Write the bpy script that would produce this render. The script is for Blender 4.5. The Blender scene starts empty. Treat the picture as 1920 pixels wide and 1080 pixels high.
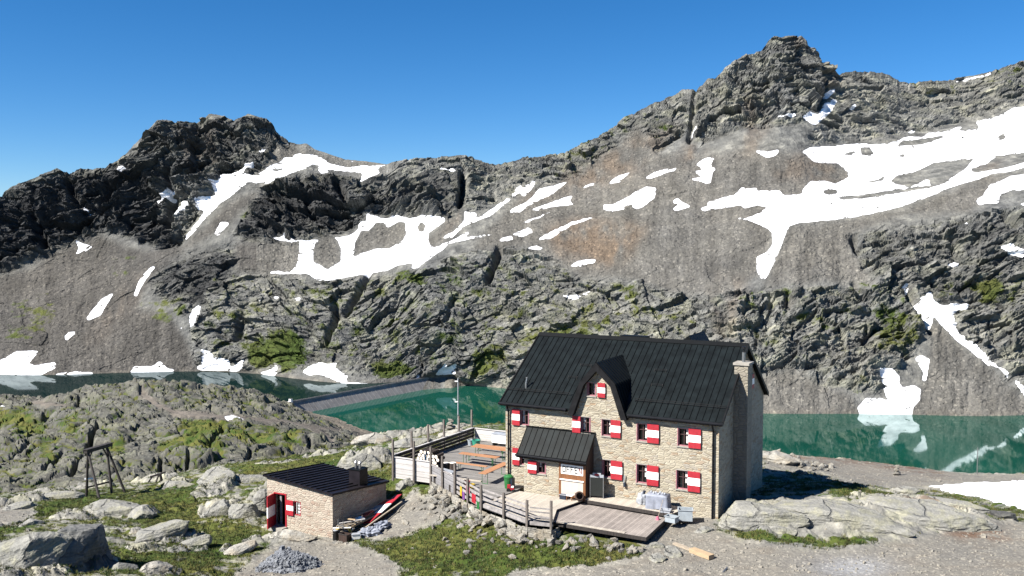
import bpy, math, random
import numpy as np
from mathutils import Vector, Matrix

# ------------------------------------------------------------------ camera, world, sun, exposure
sc = bpy.context.scene
COL = sc.collection
FPX, PITCH, CAMZ = 1750.0, 0.0543, 15.66          # focal length in photo pixels (1920 wide), down pitch, height over hut base
cam_d = bpy.data.cameras.new("camera")
cam_d.sensor_width = 36.0
cam_d.lens = 36.0 * FPX / 1920.0
cam_d.clip_start, cam_d.clip_end = 0.5, 30000
cam = bpy.data.objects.new("camera", cam_d); COL.objects.link(cam)
cam.location = (0, 0, CAMZ)
cam.rotation_euler = (math.pi / 2 - PITCH, 0, 0)
sc.camera = cam

SUN_EL = math.radians(43)
SUN_FROM = math.radians(62)        # light travels towards azimuth 62 deg (right and away)
world = bpy.data.worlds.new("World"); sc.world = world
world.use_nodes = True
wn = world.node_tree
bg = wn.nodes["Background"]
sky = wn.nodes.new("ShaderNodeTexSky")
sky.sky_type = 'NISHITA'; sky.sun_disc = False
sky.sun_elevation = SUN_EL
sky.sun_rotation = math.radians(180 + 62)
sky.altitude = 2600; sky.air_density = 1.0; sky.dust_density = 0.0; sky.ozone_density = 6.0
hs = wn.nodes.new("ShaderNodeHueSaturation"); hs.inputs["Saturation"].default_value = 1.24
wn.links.new(sky.outputs[0], hs.inputs["Color"])
wn.links.new(hs.outputs[0], bg.inputs["Color"])
bg.inputs["Strength"].default_value = 0.051
sun_d = bpy.data.lights.new("sun", 'SUN'); sun_d.energy = 5.0; sun_d.angle = math.radians(0.5)
sun_d.color = (1.0, 0.95, 0.87)
sun = bpy.data.objects.new("sun", sun_d); COL.objects.link(sun)
_v = Vector((math.sin(SUN_FROM) * math.cos(SUN_EL), math.cos(SUN_FROM) * math.cos(SUN_EL), -math.sin(SUN_EL)))
sun.rotation_euler = _v.to_track_quat('-Z', 'Y').to_euler()
sun.location = (-40, -30, 80)
sc.view_settings.view_transform = 'Standard'
sc.view_settings.look = 'None'
sc.view_settings.exposure = 1.42
sc.view_settings.gamma = 1.0
sc.cycles.max_bounces = 5
sc.cycles.diffuse_bounces = 1
sc.cycles.glossy_bounces = 3

# ------------------------------------------------------------------ projection helpers
CP, SP = math.cos(PITCH), math.sin(PITCH)
def tany(py):
    """drop per metre of forward distance along the ray through photo row py (positive = down)"""
    b = (540.0 - np.asarray(py, float)) / FPX
    return -(-SP + b * CP) / (CP + b * SP)
def P(px, py, D):
    """world point seen at photo pixel px, py at forward distance D"""
    b = (540.0 - py) / FPX; a = (px - 960.0) / FPX
    k = D / (CP + b * SP)
    return (a * k, D, CAMZ + (-SP + b * CP) * k)
def PZ(px, py, z):
    return P(px, py, (CAMZ - z) / float(tany(py)))
def project(x, y, z):
    zz = z - CAMZ
    d = y * CP - zz * SP; v = y * SP + zz * CP
    return 960 + FPX * x / d, 540 - FPX * v / d

# ------------------------------------------------------------------ noise in numpy
def hsh(ix, iy, seed):
    n = (ix.astype(np.int64) * 374761393 + iy.astype(np.int64) * 668265263 + seed * 1442695041) & 0xffffffff
    n = ((n ^ (n >> 13)) * 1274126177) & 0xffffffff
    n = ((n ^ (n >> 16)) * 2246822519) & 0xffffffff
    return ((n ^ (n >> 15)) & 0xffffff).astype(np.float32) / np.float32(0xffffff)
def gn(x, y, seed=0):
    x = np.asarray(x, np.float32); y = np.asarray(y, np.float32)
    ix = np.floor(x); iy = np.floor(y); fx = x - ix; fy = y - iy
    ux = fx * fx * fx * (fx * (fx * 6 - 15) + 10); uy = fy * fy * fy * (fy * (fy * 6 - 15) + 10)
    def g(ox, oy):
        a = hsh(ix + ox, iy + oy, seed) * np.float32(6.2831853)
        return np.cos(a) * (fx - ox) + np.sin(a) * (fy - oy)
    a = g(0, 0); b = g(1, 0); c = g(0, 1); d = g(1, 1)
    return ((a + (b - a) * ux) * (1 - uy) + (c + (d - c) * ux) * uy) * 1.4
def fbm(x, y, o=4, seed=0, gain=.5):
    r = 0; a = 1.0; f = 1.0; t = 0
    for i in range(o):
        r = r + a * gn(x * f, y * f, seed + i * 17); t += a; a *= gain; f *= 2.03
    return r / t
def ridged(x, y, o=4, seed=0, gain=.55):
    r = 0; a = 1.0; f = 1.0; t = 0
    for i in range(o):
        r = r + a * (1 - np.abs(gn(x * f, y * f, seed + i * 31)) * 2); t += a; a *= gain; f *= 2.1
    return r / t
def facet(x, y, seed=0, tilt=1.0):
    """tilted plane per jittered cell: reads as broken rock faces; also returns a per-cell random and edge distance"""
    x = np.asarray(x, np.float32); y = np.asarray(y, np.float32)
    ix = np.floor(x); iy = np.floor(y)
    best = np.full(x.shape, 9e9, np.float32); sec = best.copy(); val = np.zeros(x.shape, np.float32); rnd = val.copy()
    for ox in (-1, 0, 1):
        for oy in (-1, 0, 1):
            cx = ix + ox; cy = iy + oy
            dx = x - (cx + .1 + .8 * hsh(cx, cy, seed)); dy = y - (cy + .1 + .8 * hsh(cx, cy, seed + 1))
            d = dx * dx + dy * dy
            h = hsh(cx, cy, seed + 2); ang = hsh(cx, cy, seed + 3) * 6.2832
            v = (h - .5) + tilt * (np.cos(ang) * dx + np.sin(ang) * dy)
            m = d < best
            sec = np.where(m, best, np.minimum(sec, d)); val = np.where(m, v, val); rnd = np.where(m, hsh(cx, cy, seed + 4), rnd)
            best = np.minimum(best, d)
    return val, rnd, np.sqrt(sec) - np.sqrt(best)
def sstep(a, b, x):
    t = np.clip((x - a) / (b - a), 0, 1); return t * t * (3 - 2 * t)
def blur(a, r):
    for ax in (0, 1):
        if r < 1: continue
        for _ in range(2):
            p = np.pad(a, [(r + 1, r) if k == ax else (0, 0) for k in range(2)], mode='edge')
            c = np.cumsum(p, axis=ax, dtype=np.float64)
            n = a.shape[ax]
            hi = np.take(c, np.arange(2 * r + 1, 2 * r + 1 + n), axis=ax); lo = np.take(c, np.arange(0, n), axis=ax)
            a = ((hi - lo) / (2 * r + 1)).astype(np.float32)
    return a
class Raster:
    """areas of ground cover drawn as outlines; read back at the surface points that carry them"""
    S = 1.5
    def __init__(s, x0, x1, y0, y1, val=0.0):
        s.x0, s.y0 = x0, y0
        s.w = int((x1 - x0) / s.S) + 1; s.h = int((y1 - y0) / s.S) + 1
        s.a = np.full((s.h, s.w), val, np.float32)
    def poly(s, pts, val=1.0):
        p = np.array(pts, float); p = (p - (s.x0, s.y0)) / s.S
        i0, i1 = max(0, int(p[:, 0].min())), min(s.w, int(p[:, 0].max()) + 2)
        j0, j1 = max(0, int(p[:, 1].min())), min(s.h, int(p[:, 1].max()) + 2)
        if i1 <= i0 or j1 <= j0: return s
        X, Y = np.meshgrid(np.arange(i0, i1), np.arange(j0, j1))
        c = np.zeros(X.shape, bool); n = len(p)
        for k in range(n):
            xa, ya = p[k]; xb, yb = p[(k + 1) % n]
            if ya == yb: continue
            c ^= ((ya > Y) != (yb > Y)) & (X < (xb - xa) * (Y - ya) / (yb - ya) + xa)
        s.a[j0:j1, i0:i1][c] = val
        return s
    def polys(s, L, val=1.0):
        for p in L: s.poly(p, val)
        return s
    def line(s, pts, w, val=1.0):
        for (xa, ya), (xb, yb) in zip(pts[:-1], pts[1:]):
            L = math.hypot(xb - xa, yb - ya); nx, ny = -(yb - ya) / L * w / 2, (xb - xa) / L * w / 2
            s.poly([(xa + nx, ya + ny), (xb + nx, yb + ny), (xb - nx, yb - ny), (xa - nx, ya - ny)], val)
        return s
    def soft(s, r):
        s.a = blur(s.a, r); return s
    def at(s, px, py):
        u = np.clip((px - s.x0) / s.S, 0, s.w - 1.001); v = np.clip((py - s.y0) / s.S, 0, s.h - 1.001)
        i = u.astype(int); j = v.astype(int); fu = u - i; fv = v - j
        a = s.a
        return (a[j, i] * (1 - fu) + a[j, i + 1] * fu) * (1 - fv) + (a[j + 1, i] * (1 - fu) + a[j + 1, i + 1] * fu) * fv
# ------------------------------------------------------------------ materials
KA = .58          # the photograph is exposed for deep contrast: matt surfaces sit at the low end of their real range
def dk(c, k=None): return tuple(v * (KA if k is None else k) for v in c)
def new_mat(name):
    m = bpy.data.materials.new(name); m.use_nodes = True
    nt = m.node_tree; b = nt.nodes["Principled BSDF"]
    return m, nt, b
def nd(nt, typ, ins=None, **kw):
    n = nt.nodes.new(typ)
    for k, v in kw.items(): setattr(n, k, v)
    for k, v in (ins or {}).items():
        if isinstance(v, bpy.types.NodeSocket): nt.links.new(v, n.inputs[k])
        else: n.inputs[k].default_value = v
    return n
def mixc(nt, fac, a, b, blend='MIX'):
    n = nt.nodes.new("ShaderNodeMix"); n.data_type = 'RGBA'; n.blend_type = blend
    for k, v in ((0, fac), (6, a), (7, b)):
        if isinstance(v, bpy.types.NodeSocket): nt.links.new(v, n.inputs[k])
        else: n.inputs[k].default_value = v if k == 0 else (tuple(v) + (1,))[:4]
    return n.outputs[2]
def mth(nt, op, a, b=0.0, c=None):
    n = nt.nodes.new("ShaderNodeMath"); n.operation = op
    for k, v in ((0, a), (1, b), (2, c)):
        if v is None: continue
        if isinstance(v, bpy.types.NodeSocket): nt.links.new(v, n.inputs[k])
        else: n.inputs[k].default_value = v
    return n.outputs[0]
def rng(nt, x, a, b, c=0.0, d=1.0):
    n = nt.nodes.new("ShaderNodeMapRange"); n.clamp = True
    nt.links.new(x, n.inputs[0])
    for k, v in zip((1, 2, 3, 4), (a, b, c, d)): n.inputs[k].default_value = v
    return n.outputs[0]
def ramp(nt, x, stops):
    n = nt.nodes.new("ShaderNodeValToRGB"); nt.links.new(x, n.inputs[0])
    e = n.color_ramp.elements
    while len(e) < len(stops): e.new(0.5)
    for k, (p, c) in enumerate(stops): e[k].position = p; e[k].color = tuple(c) + (1,)
    return n.outputs[0]
def noise(nt, vec, scale, detail=4, rough=.55):
    return nd(nt, "ShaderNodeTexNoise", {"Vector": vec, "Scale": scale, "Detail": detail, "Roughness": rough}).outputs[0]
def simple(name, c, rough=.6, var=.12, scale=6.0, metal=0.0, bump=0.0, coord="Object", stretch=None):
    """plain coloured material with mottling and, when asked, grain bump"""
    m, nt, b = new_mat(name); c = dk(c, 1.0 if min(c) > .5 else KA)
    tc = nd(nt, "ShaderNodeTexCoord").outputs[coord]
    if stretch: tc = nd(nt, "ShaderNodeMapping", {"Vector": tc, "Scale": stretch}).outputs[0]
    n = noise(nt, tc, scale, 5, .6)
    f = rng(nt, n, .3, .7, 1 - var * 1.6, 1 + var)
    col = nd(nt, "ShaderNodeVectorMath", {0: tuple(c), 3: 1.0}, operation='SCALE')
    nt.links.new(f, col.inputs[3])
    nt.links.new(col.outputs[0], b.inputs["Base Color"])
    b.inputs["Roughness"].default_value = rough; b.inputs["Metallic"].default_value = metal
    if bump:
        bp = nd(nt, "ShaderNodeBump", {"Height": n, "Strength": bump, "Distance": .03}); nt.links.new(bp.outputs[0], b.inputs["Normal"])
    return m
M = {}
def stone_wall(name, sx, sy, tones, mortar, seed=0.0):
    m, nt, b = new_mat(name); tones = [(p, dk(c)) for p, c in tones]; mortar = dk(mortar)
    uv = nd(nt, "ShaderNodeTexCoord").outputs["UV"]
    wob = nd(nt, "ShaderNodeTexNoise", {"Vector": uv, "Scale": 1.3, "Detail": 3.0})
    off = nd(nt, "ShaderNodeVectorMath", {0: wob.outputs["Color"], 3: .35}, operation='SCALE').outputs[0]
    v = nd(nt, "ShaderNodeVectorMath", {0: uv, 1: off}, operation='ADD').outputs[0]
    v = nd(nt, "ShaderNodeMapping", {"Vector": v, "Scale": (sx, sy, 1), "Location": (seed, seed * .7, 0)}).outputs[0]
    vo = nd(nt, "ShaderNodeTexVoronoi", {"Vector": v, "Scale": 1.0, "Randomness": .95}, voronoi_dimensions='2D')
    ed = nd(nt, "ShaderNodeTexVoronoi", {"Vector": v, "Scale": 1.0, "Randomness": .95}, voronoi_dimensions='2D', feature='DISTANCE_TO_EDGE').outputs["Distance"]
    r = nd(nt, "ShaderNodeSeparateColor", {0: vo.outputs["Color"]}).outputs[0]
    stone = ramp(nt, r, tones)
    g = noise(nt, uv, 9, 6, .7)
    stone = mixc(nt, .55, stone, rngcol(nt, g), 'MULTIPLY')
    e2 = mth(nt, 'ADD', ed, mth(nt, 'MULTIPLY', mth(nt, 'SUBTRACT', noise(nt, uv, 14, 3), .5), .08))
    f = rng(nt, e2, .01, .055)
    nt.links.new(mixc(nt, f, mortar, stone), b.inputs["Base Color"])
    b.inputs["Roughness"].default_value = .9
    h = mth(nt, 'ADD', rng(nt, e2, 0, .16), mth(nt, 'MULTIPLY', mth(nt, 'ADD', g, r), .45))
    bp = nd(nt, "ShaderNodeBump", {"Height": h, "Strength": .6, "Distance": .05}); nt.links.new(bp.outputs[0], b.inputs["Normal"])
    return m
def rngcol(nt, x):
    return ramp(nt, x, [(.3, (.62, .6, .57)), (.7, (1, 1, 1))])
M['wall'] = stone_wall("rubble_masonry", 2.7, 9.0, [(0, (.44, .38, .29)), (.25, (.56, .50, .38)), (.5, (.64, .585, .46)), (.72, (.60, .54, .42)), (.88, (.50, .46, .39)), (.96, (.52, .38, .25)), (1, (.40, .30, .20))], (.52, .46, .36))
M['wall2'] = stone_wall("small_masonry", 3.2, 8.0, [(0, (.52, .43, .34)), (.3, (.62, .53, .43)), (.6, (.69, .61, .50)), (.85, (.60, .49, .40)), (1, (.48, .35, .27))], (.60, .515, .41), 5.3)
M['chim'] = stone_wall("chimney_stone", 2.6, 5.0, [(0, (.33, .30, .24)), (.5, (.44, .40, .32)), (1, (.38, .34, .28))], (.30, .26, .20), 9.1)
M['roof'] = simple("dark_sheet_metal", (.0105, .0150, .0165), .5, .35, 1.6, 0.0)
M['roof2'] = simple("brown_sheet_metal", (.020, .017, .022), .45, .25, 2.0)
M['seam'] = simple("seam_metal", (.005, .0065, .008), .55, .2, 3)
M['fascia'] = simple("dark_fascia", (.016, .016, .018), .55, .3, 3)
M['gutter'] = simple("gutter_metal", (.012, .013, .017), .4, .25, 3)
M['red'] = simple("red_paint", (.50, .018, .035), .55, .12, 5)
M['white'] = simple("white_paint", (.82, .81, .79), .55, .08, 5)
M['frame'] = simple("window_frame_paint", (.50, .22, .26), .5, .15, 5)
M['glass'] = simple("dark_window_glass", (.012, .014, .016), .08, .3, 2)
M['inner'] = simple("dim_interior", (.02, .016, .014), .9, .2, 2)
M['sill'] = simple("stone_sill", (.45, .42, .37), .9, .15, 4)
def wood(name, c, var=.22, rough=.85, plank=(0, 1), w=.14, gap=.35):
    """weathered boards: plank joints across UV axis, long grain, tone per board"""
    m, nt, b = new_mat(name); c = dk(c)
    uv = nd(nt, "ShaderNodeTexCoord").outputs["UV"]
    s = nd(nt, "ShaderNodeSeparateXYZ", {0: uv})
    acr = s.outputs[0] if plank[0] else s.outputs[1]
    k = mth(nt, 'DIVIDE', acr, w)
    fl = mth(nt, 'FLOOR', k); fr = mth(nt, 'FRACT', k)
    wn_ = nd(nt, "ShaderNodeTexWhiteNoise", {"W": fl}, noise_dimensions='1D').outputs["Value"]
    st = (22, 2, 1) if plank[0] else (2, 22, 1)
    g = noise(nt, nd(nt, "ShaderNodeMapping", {"Vector": uv, "Scale": st}).outputs[0], 1.0, 5, .65)
    patch = noise(nt, uv, .8, 4, .6)
    f = mth(nt, 'ADD', mth(nt, 'ADD', rng(nt, g, .3, .7, -var, var), rng(nt, wn_, 0, 1, -var * .8, var * .8)), rng(nt, patch, .3, .7, -var * .7, var * .7))
    f = mth(nt, 'ADD', f, 1.0)
    e = rng(nt, mth(nt, 'ABSOLUTE', mth(nt, 'SUBTRACT', fr, .5)), .44, .49, 1.0, gap)
    f = mth(nt, 'MULTIPLY', f, e)
    col = nd(nt, "ShaderNodeVectorMath", {0: tuple(c), 3: 1.0}, operation='SCALE'); nt.links.new(f, col.inputs[3])
    nt.links.new(col.outputs[0], b.inputs["Base Color"]); b.inputs["Roughness"].default_value = rough
    bp = nd(nt, "ShaderNodeBump", {"Height": mth(nt, 'ADD', e, mth(nt, 'MULTIPLY', g, .3)), "Strength": .5, "Distance": .012}); nt.links.new(bp.outputs[0], b.inputs["Normal"])
    return m
M['deck'] = wood("weathered_deck_boards", (.36, .315, .285), .25, .85, (1, 0), .14)
M['deck2'] = wood("terrace_boards", (.27, .255, .24), .22, .85, (0, 1), .15)
M['pale'] = wood("pale_grey_boards", (.72, .69, .67), .14, .8, (0, 1), .2, .5)
M['paledeck'] = wood("bleached_boards", (.58, .52, .44), .16, .85, (1, 0), .15, .6)
M['grey'] = wood("grey_boards", (.33, .32, .33), .2, .85, (0, 1), .19, .45)
M['post'] = simple("grey_post_wood", (.22, .19, .17), .85, .35, 5, stretch=(4, 4, .6))
M['rail'] = simple("rail_wood", (.42, .39, .38), .85, .25, 4)
M['darkwood'] = simple("dark_stained_wood", (.045, .036, .032), .8, .4, 4, stretch=(3, 3, .6))
M['door'] = simple("door_frame_wood", (.27, .105, .035), .6, .25, 4, stretch=(6, 6, .8))
M['doorwhite'] = wood("white_door_boards", (.80, .70, .60), .05, .6, (1, 0), .1, .8)
M['porchside'] = wood("dark_brown_boards", (.06, .03, .02), .3, .8, (1, 0), .15, .4)
M['bench'] = wood("orange_varnished_wood", (.60, .29, .13), .12, .5, (0, 1), .12, .6)
M['metal'] = simple("galvanised_metal", (.45, .46, .47), .35, .15, 4, .7)
M['blackm'] = simple("black_metal", (.012, .012, .014), .45, .3, 4)
M['green'] = simple("green_plastic", (.03, .20, .05), .45, .15, 4)
M['teal'] = simple("teal_plastic", (.05, .38, .26), .4, .12, 4)
M['yellow'] = simple("yellow_plastic", (.70, .48, .03), .45, .15, 5)
M['tarp'] = simple("grey_blue_tarp", (.33, .36, .44), .6, .18, 3, bump=.3)
M['sheet'] = simple("pale_plastic_sheet", (.49, .52, .57), .5, .18, 4, bump=.4)
M['blue'] = simple("pale_blue_plastic", (.46, .52, .57), .45, .1, 4)
M['navy'] = simple("dark_blue_plastic", (.015, .03, .06), .5, .2, 4)
M['pink'] = simple("pink_cloth", (.62, .16, .25), .85, .15, 4)
M['purple'] = simple("purple_cloth", (.22, .07, .3), .85, .15, 4)
M['wicker'] = simple("brown_wicker", (.085, .045, .03), .8, .35, 18, bump=.5)
M['logend'] = simple("log_end_wood", (.72, .66, .58), .8, .15, 8)
M['bark'] = simple("bark", (.07, .05, .04), .9, .3, 8)
M['timber'] = simple("fresh_timber", (.60, .44, .27), .75, .15, 3, stretch=(1, 8, 8))
M['oldplank'] = simple("old_plank_wood", (.50, .42, .32), .8, .22, 4, stretch=(1, 6, 6))
M['ink'] = simple("sign_lettering", (.02, .017, .017), .6, .1, 4)
M['inkred'] = simple("sign_lettering_red", (.25, .05, .03), .6, .1, 4)
M['board'] = simple("blackboard", (.012, .016, .014), .6, .2, 3)
def boulder_mat(name, c, lich=(.40, .39, .30), size=1.0):
    m, nt, b = new_mat(name); c = dk(c); lich = dk(lich)
    o = nd(nt, "ShaderNodeTexCoord").outputs["Object"]
    if size != 1.0: o = nd(nt, "ShaderNodeMapping", {"Vector": o, "Scale": (size, size, size)}).outputs[0]
    g1 = noise(nt, o, 1.1, 6, .65); g2 = noise(nt, o, 9, 5, .7)
    wob = nd(nt, "ShaderNodeTexNoise", {"Vector": o, "Scale": .9, "Detail": 5.0})
    v = nd(nt, "ShaderNodeVectorMath", {0: o, 1: nd(nt, "ShaderNodeVectorMath", {0: wob.outputs["Color"], 3: .9}, operation='SCALE').outputs[0]}, operation='ADD').outputs[0]
    v = nd(nt, "ShaderNodeMapping", {"Vector": v, "Scale": (.75, 1.5, 2.2), "Rotation": (.3, .2, .5)}).outputs[0]
    crk = nd(nt, "ShaderNodeTexVoronoi", {"Vector": v, "Scale": .30}, feature='DISTANCE_TO_EDGE').outputs["Distance"]
    lay = noise(nt, nd(nt, "ShaderNodeMapping", {"Vector": o, "Scale": (.8, 1.6, 7), "Rotation": (.25, -.2, .4)}).outputs[0], 1.0, 4, .6)
    cf = mth(nt, 'MAXIMUM', rng(nt, crk, .002, .022), rng(nt, noise(nt, o, .7, 2), .42, .56))
    col = mixc(nt, rng(nt, g1, .48, .62), c, lich)
    col = mixc(nt, .8, col, ramp(nt, g2, [(.3, (.5, .5, .5)), (.65, (1.15, 1.15, 1.15))]), 'MULTIPLY')
    col = mixc(nt, .7, col, ramp(nt, lay, [(.32, (.62, .63, .65)), (.6, (1.12, 1.11, 1.08))]), 'MULTIPLY')
    col = mixc(nt, cf, tuple(q * .38 for q in c), col)
    nt.links.new(col, b.inputs["Base Color"]); b.inputs["Roughness"].default_value = .92
    h = mth(nt, 'ADD', mth(nt, 'ADD', g1, mth(nt, 'MULTIPLY', g2, .4)), mth(nt, 'ADD', mth(nt, 'MULTIPLY', lay, .8), mth(nt, 'MULTIPLY', cf, .9)))
    bp = nd(nt, "ShaderNodeBump", {"Height": h, "Strength": .9, "Distance": .11 / size}); nt.links.new(bp.outputs[0], b.inputs["Normal"])
    return m
M['rock'] = boulder_mat("pale_lichen_rock", (.37, .365, .335))
M['rockw'] = boulder_mat("bleached_rock", (.50, .48, .43), (.46, .41, .33))
M['rockd'] = boulder_mat("dark_lichen_rock", (.10, .10, .10), (.17, .17, .15))
M['rockm'] = boulder_mat("mid_grey_rock", (.25, .25, .24), (.17, .175, .17))  # darker rock: lichened top and shaded side of one boulder, both put in colour
M['grav'] = boulder_mat("crushed_stone", (.30, .32, .36), (.24, .26, .29))
M['rubble'] = boulder_mat("rubble_rock", (.48, .455, .40), (.42, .37, .29), .8); M['rubble2'] = boulder_mat("grey_rubble_rock", (.37, .36, .33), (.34, .30, .24), .8)

for k_ in ('roof', 'roof2', 'seam', 'fascia', 'gutter'): M[k_].node_tree.nodes['Principled BSDF'].inputs['Specular IOR Level'].default_value = .12
# ------------------------------------------------------------------ mesh builder
class MB:
    def __init__(s): s.v = []; s.f = []; s.m = []; s.uv = []
    def poly(s, pts, mi=0):
        pts = [Vector(p) for p in pts]
        i = len(s.v); s.v += pts; s.f.append(list(range(i, i + len(pts)))); s.m.append(mi)
        n = Vector((0, 0, 0))
        for k in range(len(pts)): n += (pts[k] - pts[0]).cross(pts[(k + 1) % len(pts)] - pts[0])
        ax, ay, az = abs(n.x), abs(n.y), abs(n.z)
        for p in pts:
            if az >= ax and az >= ay: s.uv.append((p.x, p.y))
            elif ay >= ax: s.uv.append((p.x, p.z))
            else: s.uv.append((p.y, p.z))
        return s
    def box(s, x0, y0, z0, x1, y1, z1, mi=0):
        return s.hexa([(x0, y0, z0), (x1, y0, z0), (x1, y1, z0), (x0, y1, z0), (x0, y0, z1), (x1, y0, z1), (x1, y1, z1), (x0, y1, z1)], mi)
    def hexa(s, p, mi=0):
        for f in ((3, 2, 1, 0), (4, 5, 6, 7), (0, 1, 5, 4), (1, 2, 6, 5), (2, 3, 7, 6), (3, 0, 4, 7)): s.poly([p[k] for k in f], mi)
        return s
    def beam(s, a, b, w, h, mi=0, up=(0, 0, 1)):
        a, b = Vector(a), Vector(b); d = (b - a).normalized(); up = Vector(up)
        if abs(d.dot(up)) > .98: up = Vector((1, 0, 0))
        r = d.cross(up).normalized() * (w / 2); u = r.cross(d).normalized() * (h / 2)
        return s.hexa([a - r - u, a + r - u, b + r - u, b - r - u, a - r + u, a + r + u, b + r + u, b - r + u], mi)
    def tube(s, a, b, r0, r1=None, n=10, mi=0, caps=True):
        r1 = r0 if r1 is None else r1
        a, b = Vector(a), Vector(b); d = (b - a).normalized()
        u = d.orthogonal().normalized(); w = d.cross(u)
        A = [a + (u * math.cos(t) + w * math.sin(t)) * r0 for t in [2 * math.pi * k / n for k in range(n)]]
        B = [b + (u * math.cos(t) + w * math.sin(t)) * r1 for t in [2 * math.pi * k / n for k in range(n)]]
        for k in range(n): s.poly([A[k], A[(k + 1) % n], B[(k + 1) % n], B[k]], mi)
        if caps: s.poly(A[::-1], mi); s.poly(B, mi)
        return s
    def extr(s, pts, vec, mi=0):
        pts = [Vector(p) for p in pts]; vec = Vector(vec); q = [p + vec for p in pts]
        s.poly(pts[::-1], mi); s.poly(q, mi)
        for k in range(len(pts)): s.poly([pts[k], pts[(k + 1) % len(pts)], q[(k + 1) % len(pts)], q[k]], mi)
        return s
    def lathe(s, prof, c=(0, 0, 0), n=16, mi=0):
        c = Vector(c); R = [[c + Vector((r * math.cos(2 * math.pi * k / n), r * math.sin(2 * math.pi * k / n), z)) for k in range(n)] for r, z in prof]
        for A, B in zip(R[:-1], R[1:]):
            for k in range(n): s.poly([A[k], A[(k + 1) % n], B[(k + 1) % n], B[k]], mi)
        s.poly(R[0][::-1], mi); s.poly(R[-1], mi)
        return s
    def wall(s, poly, holes, b, depth=.22, mi=0, plane='xz', jamb=1):
        """flat wall polygon (pairs in the wall plane) with window openings and their reveals"""
        def clip(pl, ax, c, keep_less):
            out = []
            for k in range(len(pl)):
                p, q = pl[k], pl[(k + 1) % len(pl)]
                ip = (p[ax] <= c) if keep_less else (p[ax] >= c); iq = (q[ax] <= c) if keep_less else (q[ax] >= c)
                if ip: out.append(p)
                if ip != iq:
                    t = (c - p[ax]) / (q[ax] - p[ax]); out.append((p[0] + (q[0] - p[0]) * t, p[1] + (q[1] - p[1]) * t))
            return out
        pcs = [poly]
        for (x0, z0, x1, z1) in holes:
            new = []
            for pl in pcs:
                xs = [p[0] for p in pl]; zs = [p[1] for p in pl]
                if max(xs) <= x0 or min(xs) >= x1 or max(zs) <= z0 or min(zs) >= z1: new.append(pl); continue
                l = clip(pl, 0, x0, True); r = clip(pl, 0, x1, False)
                mid = clip(clip(pl, 0, x0, False), 0, x1, True)
                new += [q for q in (l, r, clip(mid, 1, z0, True), clip(mid, 1, z1, False)) if len(q) > 2]
            pcs = new
        T = (lambda p, d=0: (p[0], b + d, p[1])) if plane == 'xz' else (lambda p, d=0: (b - d, p[0], p[1]))
        for pl in pcs: s.poly([T(p) for p in pl], mi)
        for (x0, z0, x1, z1) in holes:
            c = [(x0, z0), (x1, z0), (x1, z1), (x0, z1)]
            for k in range(4):
                p, q = c[k], c[(k + 1) % 4]
                s.poly([T(p), T(p, depth), T(q, depth), T(q)], mi)
        return s
    def build(s, name, mats, parent=None, loc=None, smooth=False):
        me = bpy.data.meshes.new(name)
        me.from_pydata([tuple(v) for v in s.v], [], s.f)
        for m in (mats if isinstance(mats, (list, tuple)) else [mats]): me.materials.append(m)
        me.polygons.foreach_set("material_index", s.m)
        ul = me.uv_layers.new(name="UVMap"); ul.data.foreach_set("uv", np.array(s.uv, np.float32).ravel())
        if smooth: me.polygons.foreach_set("use_smooth", [True] * len(s.f))
        me.update()
        o = bpy.data.objects.new(name, me); COL.objects.link(o)
        if parent is not None: o.parent = parent
        if loc is not None: o.location = loc
        return o
def tag(o, label=None, cat=None, group=None, kind=None):
    if label: o['label'] = label
    if cat: o['category'] = cat
    if group: o['group'] = group
    if kind: o['kind'] = kind
    return o
def empty(name, loc=(0, 0, 0), rz=0.0, label=None, cat=None, group=None):
    o = bpy.data.objects.new(name, None); COL.objects.link(o); o.empty_display_size = .3
    o.location = loc; o.rotation_euler = (0, 0, rz)
    return tag(o, label, cat, group)
def kids(o): return [c for c in bpy.data.objects if c.parent == o]
def copy_tree(o, parent=None):
    c = o.copy(); COL.objects.link(c); c.parent = parent
    for ch in kids(o): copy_tree(ch, c)
    return c
def grid_mesh(name, V, mat, attrs, parent=None):
    """V: rows x cols x 3 -> one quad sheet with smooth faces and float-colour attributes"""
    nr, nc, _ = V.shape
    me = bpy.data.meshes.new(name)
    me.vertices.add(nr * nc); me.vertices.foreach_set("co", V.astype(np.float32).ravel())
    i = np.arange(nr * nc).reshape(nr, nc)
    q = np.stack([i[:-1, :-1], i[:-1, 1:], i[1:, 1:], i[1:, :-1]], -1).reshape(-1, 4)
    n = len(q)
    me.loops.add(n * 4); me.polygons.add(n)
    me.loops.foreach_set("vertex_index", q.astype(np.int32).ravel())
    me.polygons.foreach_set("loop_start", np.arange(0, n * 4, 4, dtype=np.int32))
    me.polygons.foreach_set("use_smooth", np.zeros(n, bool))
    me.update(calc_edges=True)
    for k, a in attrs.items():
        at = me.attributes.new(k, 'FLOAT_COLOR', 'POINT')
        c = np.ones((nr * nc, 4), np.float32); c[:, :a.shape[-1]] = a.reshape(nr * nc, -1)
        at.data.foreach_set("color", c.ravel())
    me.materials.append(mat)
    o = bpy.data.objects.new(name, me); COL.objects.link(o)
    if parent: o.parent = parent
    return o
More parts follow.
